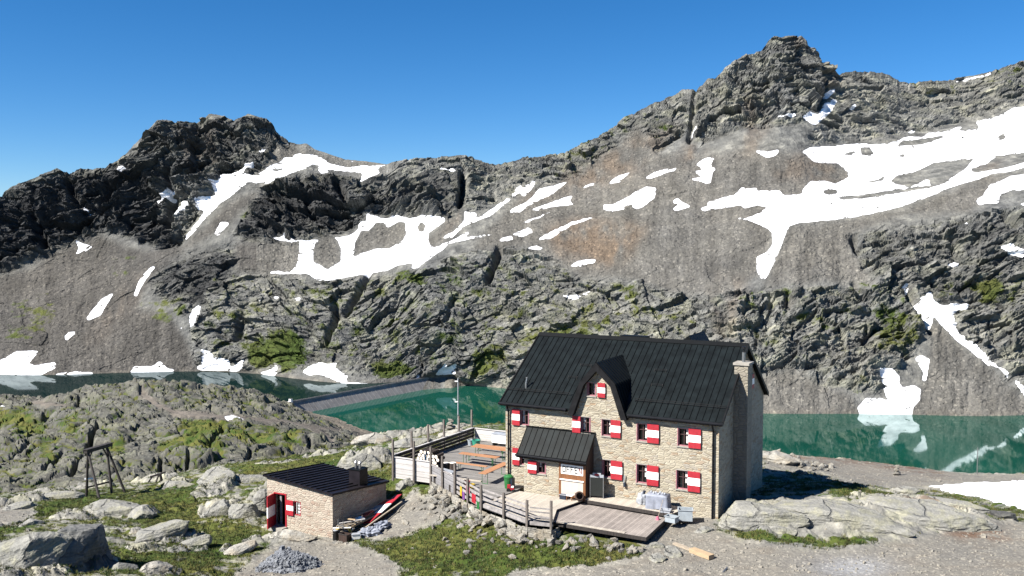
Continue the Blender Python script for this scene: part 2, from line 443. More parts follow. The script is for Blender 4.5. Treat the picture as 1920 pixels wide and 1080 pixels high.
# ------------------------------------------------------------------ terrain materials
def terrain_mat(name, s, snow=(.86, .87, .90), g1=(.038, .058, .012), g2=(.075, .080, .024), bumpd=1.0):
    """rock / scree / turf / snow from the cover painted on the mesh; s = size of the finest grain in metres"""
    m, nt, b = new_mat(name)
    o = nd(nt, "ShaderNodeTexCoord").outputs["Object"]
    col = nd(nt, "ShaderNodeAttribute", attribute_name="col").outputs["Color"]
    ms = nd(nt, "ShaderNodeSeparateColor", {0: nd(nt, "ShaderNodeAttribute", attribute_name="msk").outputs["Color"]})
    sn, gr, lo = ms.outputs[0], ms.outputs[1], ms.outputs[2]
    nA = noise(nt, o, .028 / s, 5, .6); nB = noise(nt, o, .22 / s, 6, .68); nC = noise(nt, o, .95 / s, 3, .6)
    rock = mixc(nt, .85, col, ramp(nt, nB, [(.3, (.42, .43, .45)), (.5, (.85, .85, .85)), (.62, (1.4, 1.38, 1.33)), (.72, (2.3, 2.25, 2.1))]), 'MULTIPLY')
    rock = mixc(nt, .6, rock, ramp(nt, nA, [(.35, (.72, .74, .78)), (.65, (1.16, 1.13, 1.05))]), 'MULTIPLY')
    vo = nd(nt, "ShaderNodeTexVoronoi", {"Vector": o, "Scale": 1.5 / s})
    vr = nd(nt, "ShaderNodeSeparateColor", {0: vo.outputs["Color"]}).outputs[0]
    peb = mixc(nt, .8, col, ramp(nt, vr, [(0, (.72, .72, .73)), (.6, (.95, .94, .92)), (.9, (1.1, 1.09, 1.07)), (1, (1.9, 1.85, 1.75))]), 'MULTIPLY')
    peb = mixc(nt, .5, peb, ramp(nt, nA, [(.35, (.75, .76, .78)), (.65, (1.18, 1.14, 1.06))]), 'MULTIPLY')
    base = mixc(nt, lo, rock, peb)
    gc = mixc(nt, rng(nt, nA, .38, .62), g1, g2)
    gc = mixc(nt, .75, gc, ramp(nt, nC, [(.3, (.5, .5, .5)), (.7, (1.45, 1.45, 1.4))]), 'MULTIPLY')
    gf = mth(nt, 'ADD', gr, mth(nt, 'MULTIPLY', mth(nt, 'SUBTRACT', nB, .5), 1.1))
    base = mixc(nt, rng(nt, gf, .44, .58), base, gc)
    sf = mth(nt, 'ADD', sn, mth(nt, 'ADD', mth(nt, 'MULTIPLY', mth(nt, 'SUBTRACT', nB, .46), 1.0), mth(nt, 'MULTIPLY', mth(nt, 'SUBTRACT', nA, .44), .35)))
    sf = rng(nt, sf, .47, .53)
    sc_ = mixc(nt, rng(nt, nB, .42, .7), snow, (.46, .47, .50))
    nt.links.new(mixc(nt, sf, base, sc_), b.inputs["Base Color"])
    b.inputs["Roughness"].default_value = .95
    b.inputs["Specular IOR Level"].default_value = .2
    h = mth(nt, 'ADD', nB, mth(nt, 'MULTIPLY', nC, .4))
    h = mth(nt, 'MULTIPLY', h, mth(nt, 'SUBTRACT', 1.0, mth(nt, 'MULTIPLY', sf, .93)))
    bp = nd(nt, "ShaderNodeBump", {"Height": h, "Strength": .85, "Distance": 1.6 * s * bumpd}); nt.links.new(bp.outputs[0], b.inputs["Normal"])
    return m
WLOW, WHIGH = -145.0, -136.0          # lower (green) and upper (dark) reservoir levels

# ------------------------------------------------------------------ the mountain side across the water
SNOW = [
 [(330,465),(370,430),(375,420),(415,380),(422,377),(465,342),(502,345),(545,325),(575,314),(587,307),(600,310),(595,317),(602,325),(620,325),(610,317),(655,322),(680,325),(677,335),(662,344),(692,332),(715,322),(750,320),(705,319),(710,314),(730,307),(692,312),(685,310),(655,315),(620,307),(597,292),(580,289),(552,289),(550,295),(532,296),(530,302),(505,312),(480,330),(470,329),(455,325),(480,306),(460,307),(450,318),(435,327),(415,327),(412,340),(392,342),(402,350),(405,367),(367,377),(372,385),(370,395),(385,395),(362,425),(345,450)],
 [(485,287),(493,277),(508,277),(492,293)],[(305,365),(317,355),(332,360),(320,371),(305,375),(299,385),(287,370),(300,377)],
 [(322,402),(340,372),(357,372),(345,390),(327,404)],[(400,442),(415,417),(432,417),(410,442)],[(220,319),(237,315),(241,320),(234,326)],
 [(152,380),(160,388),(173,405),(160,398)],[(142,452),(155,457),(173,461),(160,472),(141,479),(148,465)],
 [(292,495),(275,522),(262,542),(255,555),(250,554),(260,527),(275,507)],[(215,548),(188,592),(165,600),(162,596),(190,562)],
 [(143,623),(125,640),(121,632),(130,623)],[(377,571),(372,590),(362,612),(359,622),(356,605),(360,580)],[(335,618),(347,611),(340,619)],
 [(-20,688),(35,660),(72,659),(55,682),(65,687),(104,679),(106,690),(75,704),(50,707),(35,704),(-20,700)],[(104,702),(135,696),(182,699),(150,706),(104,707)],
 [(243,696),(252,688),(285,688),(300,676),(312,690),(332,694),(312,699),(250,700)],[(367,690),(382,678),(380,656),(395,660),(405,670),(432,674),(432,687),(442,685),(460,671),(455,690),(447,696),(375,694)],
 [(485,700),(520,685),(522,695),(515,706)],[(564,697),(600,680),(620,685),(632,680),(630,692),(655,707),(647,712),(655,717),(705,720),(700,725),(655,724),(620,710),(595,702),(580,704)],
 [(812,702),(837,680),(837,690),(857,680),(856,698),(830,703)],[(770,710),(790,700),(785,710)],
 [(687,400),(700,403),(710,407),(725,410),(745,405),(767,411),(800,408),(835,410),(835,415),(825,422),(805,437),(802,450),(807,462),(835,462),(790,497),(782,507),(772,505),(775,495),(750,497),(730,507),(655,520),(620,527),(597,526),(575,514),(505,512),(507,507),(545,509),(557,497),(562,465),(562,454),(515,451),(512,447),(535,437),(532,447),(567,452),(597,450),(605,442),(620,440),(635,446),(655,442),(672,430),(672,417),(687,415)],
 [(825,446),(850,435),(870,415),(870,395),(882,400),(892,400),(895,412),(925,390),(960,366),(955,375),(917,407),(870,425),(850,445)],
 [(890,430),(850,450),(830,457),(790,490),(830,468),(840,457),(880,450),(927,440),(930,437),(895,444),(870,446)],[(935,450),(960,442),(962,450),(940,453)],
 [(960,360),(977,347),(977,355),(1002,340),(1002,350),(982,370),(975,360),(960,367)],[(960,392),(987,380),(997,372),(1010,355),(1037,350),(1067,340),(1032,367),(1010,377),(985,390),(975,400),(955,400)],
 [(995,395),(1050,375),(1077,365),(1067,377),(1077,384),(1042,387),(1005,397)],[(1075,360),(1112,344),(1117,347),(1085,357)],[(1140,345),(1157,332),(1185,321),(1160,344)],
 [(1207,335),(1232,321),(1272,314),(1267,319),(1225,334)],[(1132,385),(1150,384),(1210,352),(1230,351),(1227,370),(1200,391),(1185,391),(1187,384),(1165,388),(1175,392),(1145,397),(1132,392)],
 [(1305,310),(1320,297),(1340,295),(1332,310),(1342,316),(1335,325),(1332,345),(1290,335),(1315,332),(1302,322),(1320,320)],[(1260,392),(1272,385),(1260,377),(1270,370),(1280,380),(1297,389),(1267,396)],
 [(1294,255),(1300,242),(1307,240),(1307,247)],[(1415,282),(1440,285),(1462,280),(1455,292),(1440,297),(1425,290)],[(1007,450),(1042,430),(1075,415),(1125,404),(1110,410),(1070,422),(1042,442),(1030,449)],
 [(960,440),(990,427),(1000,437),(975,445)],[(965,425),(1035,397),(1030,402),(990,418)],[(987,467),(1002,460),(1022,466),(1005,469)],[(1065,500),(1080,492),(1117,485),(1115,492),(1085,500)],
 [(1044,559),(1085,554),(1110,546),(1100,555),(1080,561)],[(480,566),(497,563),(490,567)],[(508,558),(530,560),(520,564)],[(543,560),(565,558),(560,563)],
 [(1502,286),(1517,277),(1560,274),(1615,270),(1637,272),(1665,270),(1690,262),(1697,255),(1730,257),(1740,250),(1775,247),(1807,234),(1797,247),(1820,245),(1837,242),(1830,229),(1865,222),(1905,202),(1925,200),(2200,150),(2200,270),(1920,316),(1870,325),(1840,335),(1810,344),(1770,357),(1730,373),(1690,387),(1630,402),(1570,412),(1500,418),(1480,424),(1475,433),(1465,460),(1450,495),(1437,522),(1428,525),(1420,510),(1420,482),(1440,472),(1450,455),(1447,437),(1440,428),(1410,416),(1365,409),(1400,411),(1417,403),(1440,390),(1420,385),(1395,392),(1390,385),(1350,392),(1320,396),(1312,392),(1330,385),(1325,380),(1380,365),(1390,352),(1405,355),(1415,352),(1425,358),(1460,357),(1470,366),(1502,365),(1507,352),(1522,339),(1547,339),(1565,345),(1592,332),(1590,322),(1570,306),(1540,307),(1522,302),(1510,290)],
 [(1845,362),(1855,347),(1885,335),(1900,330),(1920,327),(2100,315),(2100,350),(1900,357),(1875,365),(1872,382),(1835,384),(1830,372),(1845,367)],[(1907,383),(1930,377),(1930,388)],
 [(1502,221),(1517,210),(1535,215),(1547,192),(1571,186),(1555,212),(1530,235),(1522,234)],[(1546,175),(1567,165),(1565,172),(1550,186)],[(1457,215),(1490,214),(1492,220),(1460,222)],[(1585,209),(1600,201),(1602,206)],
 [(1767,154),(1815,146),(1860,136),(1857,141),(1810,150)],[(1697,250),(1712,242),(1722,241),(1710,250)],[(1792,430),(1805,422),(1815,432)],[(1873,466),(1897,460),(1907,467),(1922,472),(1920,483),(1887,475)],
 [(1775,494),(1790,490),(1802,495),(1787,499)],[(1595,464),(1605,467),(1612,475)],
 [(1710,571),(1727,565),(1725,557),(1735,556),(1740,545),(1750,544),(1750,565),(1765,572),(1790,570),(1822,561),(1815,577),(1790,585),(1787,597),(1795,607),(1790,615),(1812,640),(1830,650),(1850,672),(1865,690),(1887,705),(1894,715),(1865,694),(1790,636),(1775,620),(1749,591),(1747,615),(1737,605),(1725,585)],
 [(1898,716),(1905,718),(1930,743),(1925,747)],[(1692,535),(1704,527),(1706,545)],
 [(1607,765),(1625,747),(1652,747),(1665,754),(1655,725),(1646,695),(1670,694),(1687,705),(1685,717),(1692,727),(1712,722),(1727,730),(1725,750),(1712,765),(1710,780),(1612,778)],
 [(1715,672),(1727,667),(1742,675),(1737,715),(1729,715),(1731,700)],[(583,280),(600,285),(620,291),(605,289)],[(648,300),(672,304),(660,305)],[(805,301),(830,297),(820,301)],[(812,321),(850,316),(860,326),(835,322)],
 [(530,267),(543,262),(540,268)],[(552,272),(563,270),(558,274)],[(393,216),(402,217),(400,220)]]
HOLES = [[(587,470),(590,460),(605,443),(620,441),(633,450),(640,470),(640,490),(615,507),(587,492)],
 [(665,470),(665,455),(677,432),(692,432),(705,417),(720,417),(727,427),(747,415),(760,417),(762,440),(755,452),(730,467),(705,467),(685,474),(660,482)],[(782,425),(790,416),(799,422),(795,435),(785,435)],
 [(508,317),(535,315),(528,320),(512,322)],[(1820,317),(1850,307),(1870,292),(1920,287),(2000,285),(2000,300),(1920,305),(1885,315),(1827,325)],
 [(1667,342),(1680,330),(1712,325),(1740,312),(1750,307),(1827,297),(1807,320),(1772,344),(1745,347),(1740,337),(1705,351)],[(1565,371),(1627,365),(1677,356),(1710,352),(1750,347),(1785,342),(1740,354),(1690,362),(1630,372),(1580,376)],
 [(1542,357),(1570,355),(1570,364),(1545,365)],[(1620,342),(1647,337),(1662,327),(1655,340),(1635,344)],[(1690,265),(1770,255),(1765,260),(1727,272),(1680,275)],[(1583,288),(1605,283),(1603,288),(1585,292)],[(1612,277),(1630,276),(1640,290),(1615,292)],
 [(1675,295),(1700,288),(1695,296)],[(1860,275),(1885,270),(1865,277)],[(1600,396),(1635,382),(1620,392)],[(1550,382),(1562,380),(1560,386)],[(1800,258),(1810,254),(1806,262)],[(1870,258),(1880,250),(1888,258),(1878,264)]]
SCREE = [[(-260,560),(60,505),(100,470),(190,440),(230,460),(270,470),(330,455),(345,470),(300,500),(265,545),(262,580),(320,590),(350,640),(370,690),(380,712),(-260,720)],[(430,380),(505,345),(470,380),(420,430),(340,470),(335,462),(380,430)],
 [(440,455),(560,450),(570,515),(500,512),(440,505)],[(800,470),(800,450),(870,390),(872,410),(850,433),(815,470)],[(480,335),(520,270),(600,290),(700,305),(720,320),(680,325),(600,300),(540,300)],
 [(880,470),(960,385),(1080,330),(1140,290),(1200,230),(1230,290),(1300,285),(1500,285),(1600,320),(1600,350),(1440,400),(1450,450),(1420,520),(1380,540),(1350,560),(1250,545),(1180,520),(1090,520),(1000,460)],
 [(1480,425),(1560,415),(1700,390),(1850,330),(1900,330),(1840,380),(1820,400),(1700,400),(1590,440),(1600,470),(1640,540),(1560,530),(1430,540)],[(1749,591),(1790,640),(1920,745),(2300,830),(1700,790),(1725,730),(1740,690)],
 [(1380,720),(1490,690),(1540,720),(1600,745),(1620,790),(1380,800)]] + HOLES[:3]
CLIFF = [  # outline, slope, roughness
 ([(-260,420),(0,366),(100,315),(250,290),(300,222),(510,220),(560,280),(480,330),(400,360),(330,470),(260,450),(200,430),(100,470),(-50,540),(-260,560)], 1.35, 1.25),
 ([(440,440),(500,345),(600,325),(680,340),(740,325),(900,320),(870,390),(830,410),(760,408),(690,400),(660,430),(610,440),(560,455),(480,455)], 1.9, 1.0),
 ([(740,325),(740,295),(890,290),(960,290),(1060,283),(1200,200),(1280,165),(1300,230),(1230,290),(1080,330),(960,370),(880,400)], 1.0, .6),
 ([(300,490),(440,455),(500,515),(620,530),(780,508),(880,470),(1000,465),(1090,525),(1330,530),(1340,560),(1340,780),(940,745),(850,715),(640,700),(370,700),(355,600),(300,560),(280,530)], 1.15, .62),
 ([(1300,165),(1345,140),(1440,65),(1510,65),(1585,135),(1550,190),(1500,230),(1400,235),(1300,270)], 1.7, 1.0),
 ([(1580,130),(1700,148),(1920,110),(2250,105),(2250,180),(1920,200),(1690,255),(1560,270),(1510,275)], 1.15, .6),
 ([(1590,440),(1850,400),(1920,385),(2250,380),(2250,730),(1920,735),(1790,630),(1749,591),(1700,680),(1640,740),(1540,720),(1490,690),(1380,720),(1340,700),(1340,560),(1420,545),(1640,540)], 1.4, .8)]
BOWL = [SNOW[21], HOLES[0], HOLES[1], [(480,330),(552,289),(700,305),(750,320),(660,335),(560,330)], [(1502,286),(1690,255),(2250,150),(2250,400),(1840,390),(1700,395),(1440,420),(1320,396),(1425,352)], [(960,400),(1080,350),(1240,315),(1240,380),(1120,405),(1000,450)]]
GRASSM = [([(380,500),(960,480),(1330,530),(1330,650),(940,720),(640,690),(380,700)], .41), ([(1380,540),(2200,480),(2200,650),(1780,620),(1700,680),(1400,690)], .38), ([(470,660),(520,622),(560,640),(570,680),(480,690)], .85), ([(480,690),(570,675),(560,700),(500,705)], .6), ([(690,690),(720,678),(775,690),(770,708),(700,708)], .8), ([(740,500),(790,495),(790,540),(745,520)], .65),
 ([(1650,560),(1720,590),(1700,680),(1640,640)], .55), ([(1840,520),(1885,520),(1870,560),(1840,560)], .75), ([(1590,720),(1625,700),(1630,735),(1600,740)], .7), ([(30,650),(60,600),(110,560),(100,610),(60,650)], .62), ([(20,560),(100,540),(110,600),(40,650),(0,650)], .45), ([(190,480),(260,470),(250,520),(200,520)], .45), ([(260,560),(350,540),(360,600),(300,620)], .5),
 ([(380,440),(470,380),(480,420),(400,450)], .5), ([(1680,150),(1920,110),(2200,110),(2200,160),(1900,175),(1720,175)], .42), ([(1000,250),(1200,200),(1300,230),(1200,290),(960,370)], .40), ([(890,660),(940,650),(940,700),(880,710)], .6), ([(950,640),(1100,600),(1150,620),(1000,640)], .6), ([(1160,545),(1200,540),(1190,555)], .7), ([(1100,420),(1160,410),(1180,430),(1120,445)], .45)]
BROWN = [([(1020,430),(1090,410),(1220,430),(1150,500),(1050,480)], .8), ([(1100,300),(1270,230),(1280,240),(1180,330),(1060,370)], .55), ([(1270,290),(1310,250),(1320,300),(1290,310)], .7), ([(1390,170),(1440,200),(1430,290),(1390,290)], .45), ([(960,380),(1130,290),(1140,310),(1000,380)], .6), ([(1480,70),(1500,72),(1490,100),(1475,95)], .9), ([(1550,130),(1580,135),(1565,160),(1548,165)], .8), ([(1500,290),(1590,320),(1560,340),(1440,330)], .5), ([(1820,317),(1870,305),(1885,315),(1830,325)], .9), ([(340,270),(400,230),(400,320),(350,330)], .45), ([(590,670),(630,650),(600,690)], .7), ([(1470,560),(1490,555),(1480,590)], .8), ([(1340,520),(1400,530),(1380,640),(1340,640)], .4), ([(280,490),(250,560),(180,640),(160,640),(230,560)], .5), ([(820,440),(870,395),(870,415)], .6)]
DARK = [([(-260,430),(0,370),(100,330),(230,310),(330,300),(300,370),(330,470),(260,450),(200,430),(100,470),(-50,540),(-260,560)], 1.0), ([(240,300),(300,227),(510,220),(560,280),(480,330),(400,360),(300,330)], .55), ([(440,440),(500,345),(640,330),(680,430),(610,440),(480,455)], .95), ([(640,340),(880,325),(860,410),(690,400)], .62), ([(280,490),(440,470),(440,560),(300,560)], .8), ([(1590,440),(1850,400),(2200,385),(2200,560),(1700,560)], .35), ([(1400,120),(1500,80),(1560,140),(1540,200),(1440,200)], .2)]
GULLY = [([(1304,168),(1300,215),(1292,265)], 4, 22), ([(937,462),(928,495),(914,532)], 7, 22), ([(692,512),(672,555),(648,592)], 8, 20), ([(628,572),(632,600),(604,650)], 8, 18), ([(868,318),(870,350),(862,385)], 8, 30), ([(1700,535),(1725,585),(1748,625)], 9, 16), ([(1478,552),(1474,580)], 5, 14), ([(1446,550),(1444,575)], 5, 14), ([(1600,440),(1608,470)], 8, 16), ([(560,330),(585,400),(650,425)], 7, 14), ([(630,345),(655,390)], 9, 22), ([(205,345),(190,400)], 12, 26), ([(120,330),(150,390)], 9, 18), ([(310,320),(325,360),(310,420)], 12, 24), ([(60,400),(90,470)], 10, 20), ([(1540,110),(1545,180),(1535,205)], 6, 18),
 ([(1600,530),(1640,570)], 5, 10), ([(1655,600),(1620,640)], 8, 12), ([(1450,690),(1540,690)], 5, 10), ([(850,560),(838,600)], 5, 12), ([(750,545),(735,595)], 4, 12), ([(790,570),(780,600)], 4, 10), ([(830,640),(800,670)], 6, 10), ([(400,610),(430,640)], 6, 12), ([(500,670),(490,690)], 6, 10), ([(455,590),(440,640)], 7, 14), ([(1190,640),(1240,620)], 5, 6), ([(1880,400),(1905,430)], 9, 14), ([(1780,440),(1800,470)], 6, 10), ([(1650,560),(1690,590)], 5, 9)]
CREST = [(-260,430),(-100,398),(0,368),(22,352),(45,340),(75,328),(105,316),(125,322),(135,320),(150,315),(175,316),(200,314),(232,293),(260,265),(280,245),(300,227),(330,229),(360,229),(383,222),(393,214),(410,217),(437,227),(455,222),(466,215),(485,222),(503,226),(520,245),(537,260),(558,270),(575,268),(590,279),(620,289),(650,300),(700,304),(725,308),(745,302),(800,297),(820,295),(850,294),(885,293),(890,297),(912,305),(930,309),(950,303),(980,294),(1010,294),(1058,288),(1080,275),(1120,258),(1170,225),(1200,205),(1230,190),(1262,178),(1280,168),(1300,168),(1306,172),(1330,155),(1345,148),(1360,128),(1395,105),(1430,95),(1440,78),(1455,70),(1500,70),(1512,85),(1525,97),(1545,118),(1565,130),(1577,138),(1590,134),(1630,135),(1655,137),(1665,140),(1690,152),(1720,155),(1760,152),(1800,146),(1860,134),(1890,122),(1920,117),(2000,108),(2250,130)]
SHORE = [(-260,697),(0,703),(40,706),(110,704),(180,701),(250,699),(330,698),(400,695),(470,697),(520,707),(560,713),(600,718),(660,723),(720,722),(790,713),(830,702),(857,708),(880,720),(900,724),(940,729),(1100,745),(1300,770),(1432,779),(1600,777),(1720,779),(1850,784),(1920,780),(2050,776),(2250,772)]

def build_mountain():
    NC, NR = 1220, 470
    px = np.linspace(-250, 2200, NC)
    top = np.interp(px, *zip(*CREST)); jag = 3.2 * fbm(px / 14, px * 0, 4, 5) - 1.0 + 1.4 * fbm(px / 3.5, px * 0, 2, 6)
    bot = np.interp(px, *zip(*SHORE))
    lvl = WHIGH + (WLOW - WHIGH) * sstep(846, 872, px)
    D0 = (CAMZ - lvl) / tany(bot)
    for w_ in (61, 41): D0 = np.convolve(np.pad(D0, w_ // 2, mode='edge'), np.ones(w_) / w_, 'valid')
    bot = 540 + FPX * np.tan(np.arctan((CAMZ - lvl) / D0) - PITCH)
    t = np.linspace(0, 1, NR)[:, None]
    jag = jag * np.where((px > 560) & (px < 730), .25, 1.0)
    hw_ = np.hanning(123)[1:-1]; tops = np.convolve(np.pad(top, 60, mode='edge'), hw_ / hw_.sum(), 'valid')
    py = bot + (tops - bot) * t; PX = np.broadcast_to(px, py.shape)
    box = (-260, 2260, 40, 820)
    R = lambda v=0.0: Raster(*box, val=v)
    sl = R(.68)
    for p in BOWL: sl.poly(p, .40)
    rough = R(0.0); flank = R(0.0)
    for p, s_, r_ in CLIFF: sl.poly(p, s_); rough.poly(p, r_)
    sl.polys(SCREE[3:4], .6); sl.polys(BOWL[:3], .38); sl.polys(SCREE[7:], .66)
    rough.polys(SCREE, .06)
    sl.soft(16); rough.soft(4)
    snow = R().polys(SNOW).polys(HOLES, 0).soft(1); snoww = R().polys(SNOW).polys(HOLES, 0).soft(4)
    scr = R().polys(SCREE).soft(4)
    gra = R(.12)
    for p, v in GRASSM: gra.poly(p, v)
    gra.polys(SCREE[1:6], .12).soft(7)
    bro = R()
    for p, v in BROWN: bro.poly(p, v)
    bro.soft(8)
    dar = R()
    for p, v in DARK: dar.poly(p, v)
    dar.soft(8)
    gul = R()
    for p, w, d in GULLY: gul.line(p, w, d)
    gul.soft(2)
    # depth: march up each column with the local slope of the hillside
    te = -tany(py)
    S = sl.at(PX, py)
    D = np.zeros_like(py); D[0] = D0
    k = np.ones(61) / 61
    for r in range(1, NR):
        s_ = np.maximum(S[r], te[r] + .14)
        D[r] = D[r - 1] + np.clip(D[r - 1] * (te[r] - te[r - 1]) / (s_ - te[r]), 0, 12)
        if r % 4 == 0: D[r] = np.convolve(np.pad(D[r], 30, mode='edge'), k, 'valid')
    D = blur(D.astype(np.float32), 11)
    py = py + (top - tops) * t ** 5 + jag * sstep(.86, 1, t)
    b = (540 - py) / FPX; kk = D / (CP + b * SP)
    V = np.stack([(PX - 960) / FPX * kk, D, CAMZ + (-SP + b * CP) * kk], -1)
    # surface coordinates in metres: along the slope contour and up the fall line
    sx = np.arctan2(V[..., 0], V[..., 1]) * 1080
    dv = np.diff(V, axis=0); up = np.concatenate([np.zeros((1, NC)), np.cumsum(np.hypot(dv[..., 1], dv[..., 2]), 0)], 0)
    up = blur(up.astype(np.float32), 8) + 0 * up
    rg = rough.at(PX, py); sn = snow.at(PX, py); sw = snoww.at(PX, py); ls = scr.at(PX, py)
    wx = sx + 7 * fbm(sx / 60, up / 60, 3, 70); wy = up + 7 * fbm(sx / 60, up / 60, 3, 71)
    ca, sa = math.cos(.45), math.sin(.45)
    rx, ry = wx * ca + wy * sa, -wx * sa + wy * ca        # bedding dips to the left
    f0, r0, e0 = facet(wx / 88 + .3 * gn(wx / 50, wy / 50, 19), wy / 60, 20, 1.0)
    f1, r1, e1 = facet(rx / 40, ry / 21, 21, 1.1); f2, r2, e2 = facet(rx / 15, ry / 7.5, 22, 1.1); f3, r3, e3 = facet(wx / 6.0, wy / 3.6, 23, 1.0)
    vert = ridged(wx / 30, wy / 130, 3, 12) - .45                      # upright ribs and chimneys
    disp = 10 * f0 + 8.5 * f1 + 4.6 * f2 + 2.0 * f3 + 7.5 * vert * sstep(.5, 1.0, rg) + 5 * fbm(wx / 55, wy / 55, 4, 13)
    qy = ry + 2.5 * gn(rx / 35, ry / 14, 14); brk = sstep(-.15, .25, gn(rx / 75, ry / 10, 15))
    disp = disp + (4.6 * (qy / 10.5 % 1.0) * brk + 1.3 * ((qy + 2 * gn(rx / 9, ry / 9, 16)) / 3.7 % 1.0) * (1.1 - brk)) * sstep(.3, .7, rg)      # bedding ledges
    disp = disp - 3.5 * sstep(.62, .75, r1) * np.clip(.6 - e1, 0, 1)
    disp = disp * rg
    soft = 4.5 * fbm(sx / 70, up / 110, 4, 31) + .5 * fbm(sx / 7, up / 7, 3, 33)
    f4, r4, e4 = facet(sx / 3.6, up / 3.6, 34, .7)
    disp = disp + soft + .55 * f4 * np.clip(ls, 0, 1) - .45 * fbm(sx / 9, up / 70, 3, 35) * ls * 3
    disp = disp - gul.at(PX, py)
    disp = disp * (1 - .9 * np.clip(sw * 1.2, 0, 1)) + .8 * sw
    fade = sstep(0, .03, t) * (1 - .35 * sstep(.95, 1, t))
    disp = disp * fade
    gx = np.gradient(V, axis=1); gy = np.gradient(V, axis=0)
    N = np.cross(gx, gy); N = np.stack([blur(N[..., i].astype(np.float32), 9) for i in range(3)], -1)
    N /= np.linalg.norm(N, axis=-1, keepdims=True) + 1e-9
    V = V + N * disp[..., None]
    # cover colours
    c = np.broadcast_to(np.array([.140, .141, .135]), V.shape).copy()
    def mix(c, col, w): return c + (np.array(col) - c) * np.clip(w, 0, 1)[..., None]
    da = np.clip(dar.at(PX, py) + .25 * fbm(sx / 30, up / 30, 3, 41), 0, 1)
    c = mix(c, (.19, .19, .155), .8 * sstep(-.1, .35, fbm(sx / 26, up / 14, 4, 42)) * sstep(.2, .6, rg))
    c = mix(c, (.042, .043, .043), sstep(.05, .45, fbm(rx / 34, ry / 7, 4, 43)) * .5)
    c = mix(c, (.037, .038, .040), da)
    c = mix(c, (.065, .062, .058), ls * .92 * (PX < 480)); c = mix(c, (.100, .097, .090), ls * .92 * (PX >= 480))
    c *= (1 + .5 * ls * fbm(sx / 13, up / 110, 4, 36) + .35 * ls * fbm(sx / 60, up / 60, 3, 37))[..., None]
    c = mix(c, (.118, .092, .070), np.clip(bro.at(PX, py) * 1.3, 0, 1) * sstep(-.35, .25, fbm(sx / 22, up / 60, 4, 44)))
    c = mix(c, (.13, .12, .105), .8 * (1 - sstep(0, .028, t)) * sstep(-.2, .2, fbm(sx / 12, up / 6, 2, 45) + .15) * np.ones_like(D))
    c *= (1 + (.42 * fbm(rx / 55, qy / 2.4, 4, 49) + .3 * fbm(rx / 90, qy / 9, 3, 52)) * sstep(.2, .5, rg))[..., None]
    c *= (1 + .22 * (r2 - .5) + .28 * (r3 - .5) * (rg > .2))[..., None]
    g = gra.at(PX, py) + .26 * fbm(sx / 20, up / 12, 4, 46) - .1 * (da > .5)
    g = np.clip(g, 0, 1) * (1 - np.clip(sw * 3, 0, 1))
    sp = sn - .6 * sstep(.2, .36, fbm(rx / 12, ry / 4.5, 3, 47)) * (1 - sstep(.9, 1.0, blur(sn.astype(np.float32), 6)))
    att = np.stack([sp, g, np.clip(ls, 0, 1)], -1)
    # rows under water in front, and the far side of the crest behind
    pre = [V[0] + np.array([0, -25, -14]), V[0] + np.array([0, -8, -4])]
    post = [V[-1] + np.array([0, d, -d * .75]) + np.stack([0 * px, 0 * px, 2 * fbm(px / 9, px * 0 + d, 3, 50)], -1) for d in (6, 16, 40, 90, 200)]
    V = np.concatenate([np.array(pre), V, np.array(post)], 0)
    ext = lambda a: np.concatenate([a[:1], a[:1], a] + [a[-1:]] * 5, 0)
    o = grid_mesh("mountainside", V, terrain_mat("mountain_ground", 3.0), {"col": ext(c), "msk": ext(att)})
    tag(o, "grey alpine mountainside with snowfields, scree cones and two rocky summits", kind='structure')
build_mountain()
# ------------------------------------------------------------------ hut frame
HX, HY, HTH = -0.4076, 59.0347, 0.4892
HE = Vector((math.cos(HTH), -math.sin(HTH), 0)); HN = Vector((math.sin(HTH), math.cos(HTH), 0)); HO = Vector((HX, HY, 0))
def hw(a, b, z=0.0): return HO + HE * a + HN * b + Vector((0, 0, z))
def to_hut(x, y):
    dx, dy = x - HX, y - HY
    return dx * HE.x + dy * HE.y, dx * HN.x + dy * HN.y

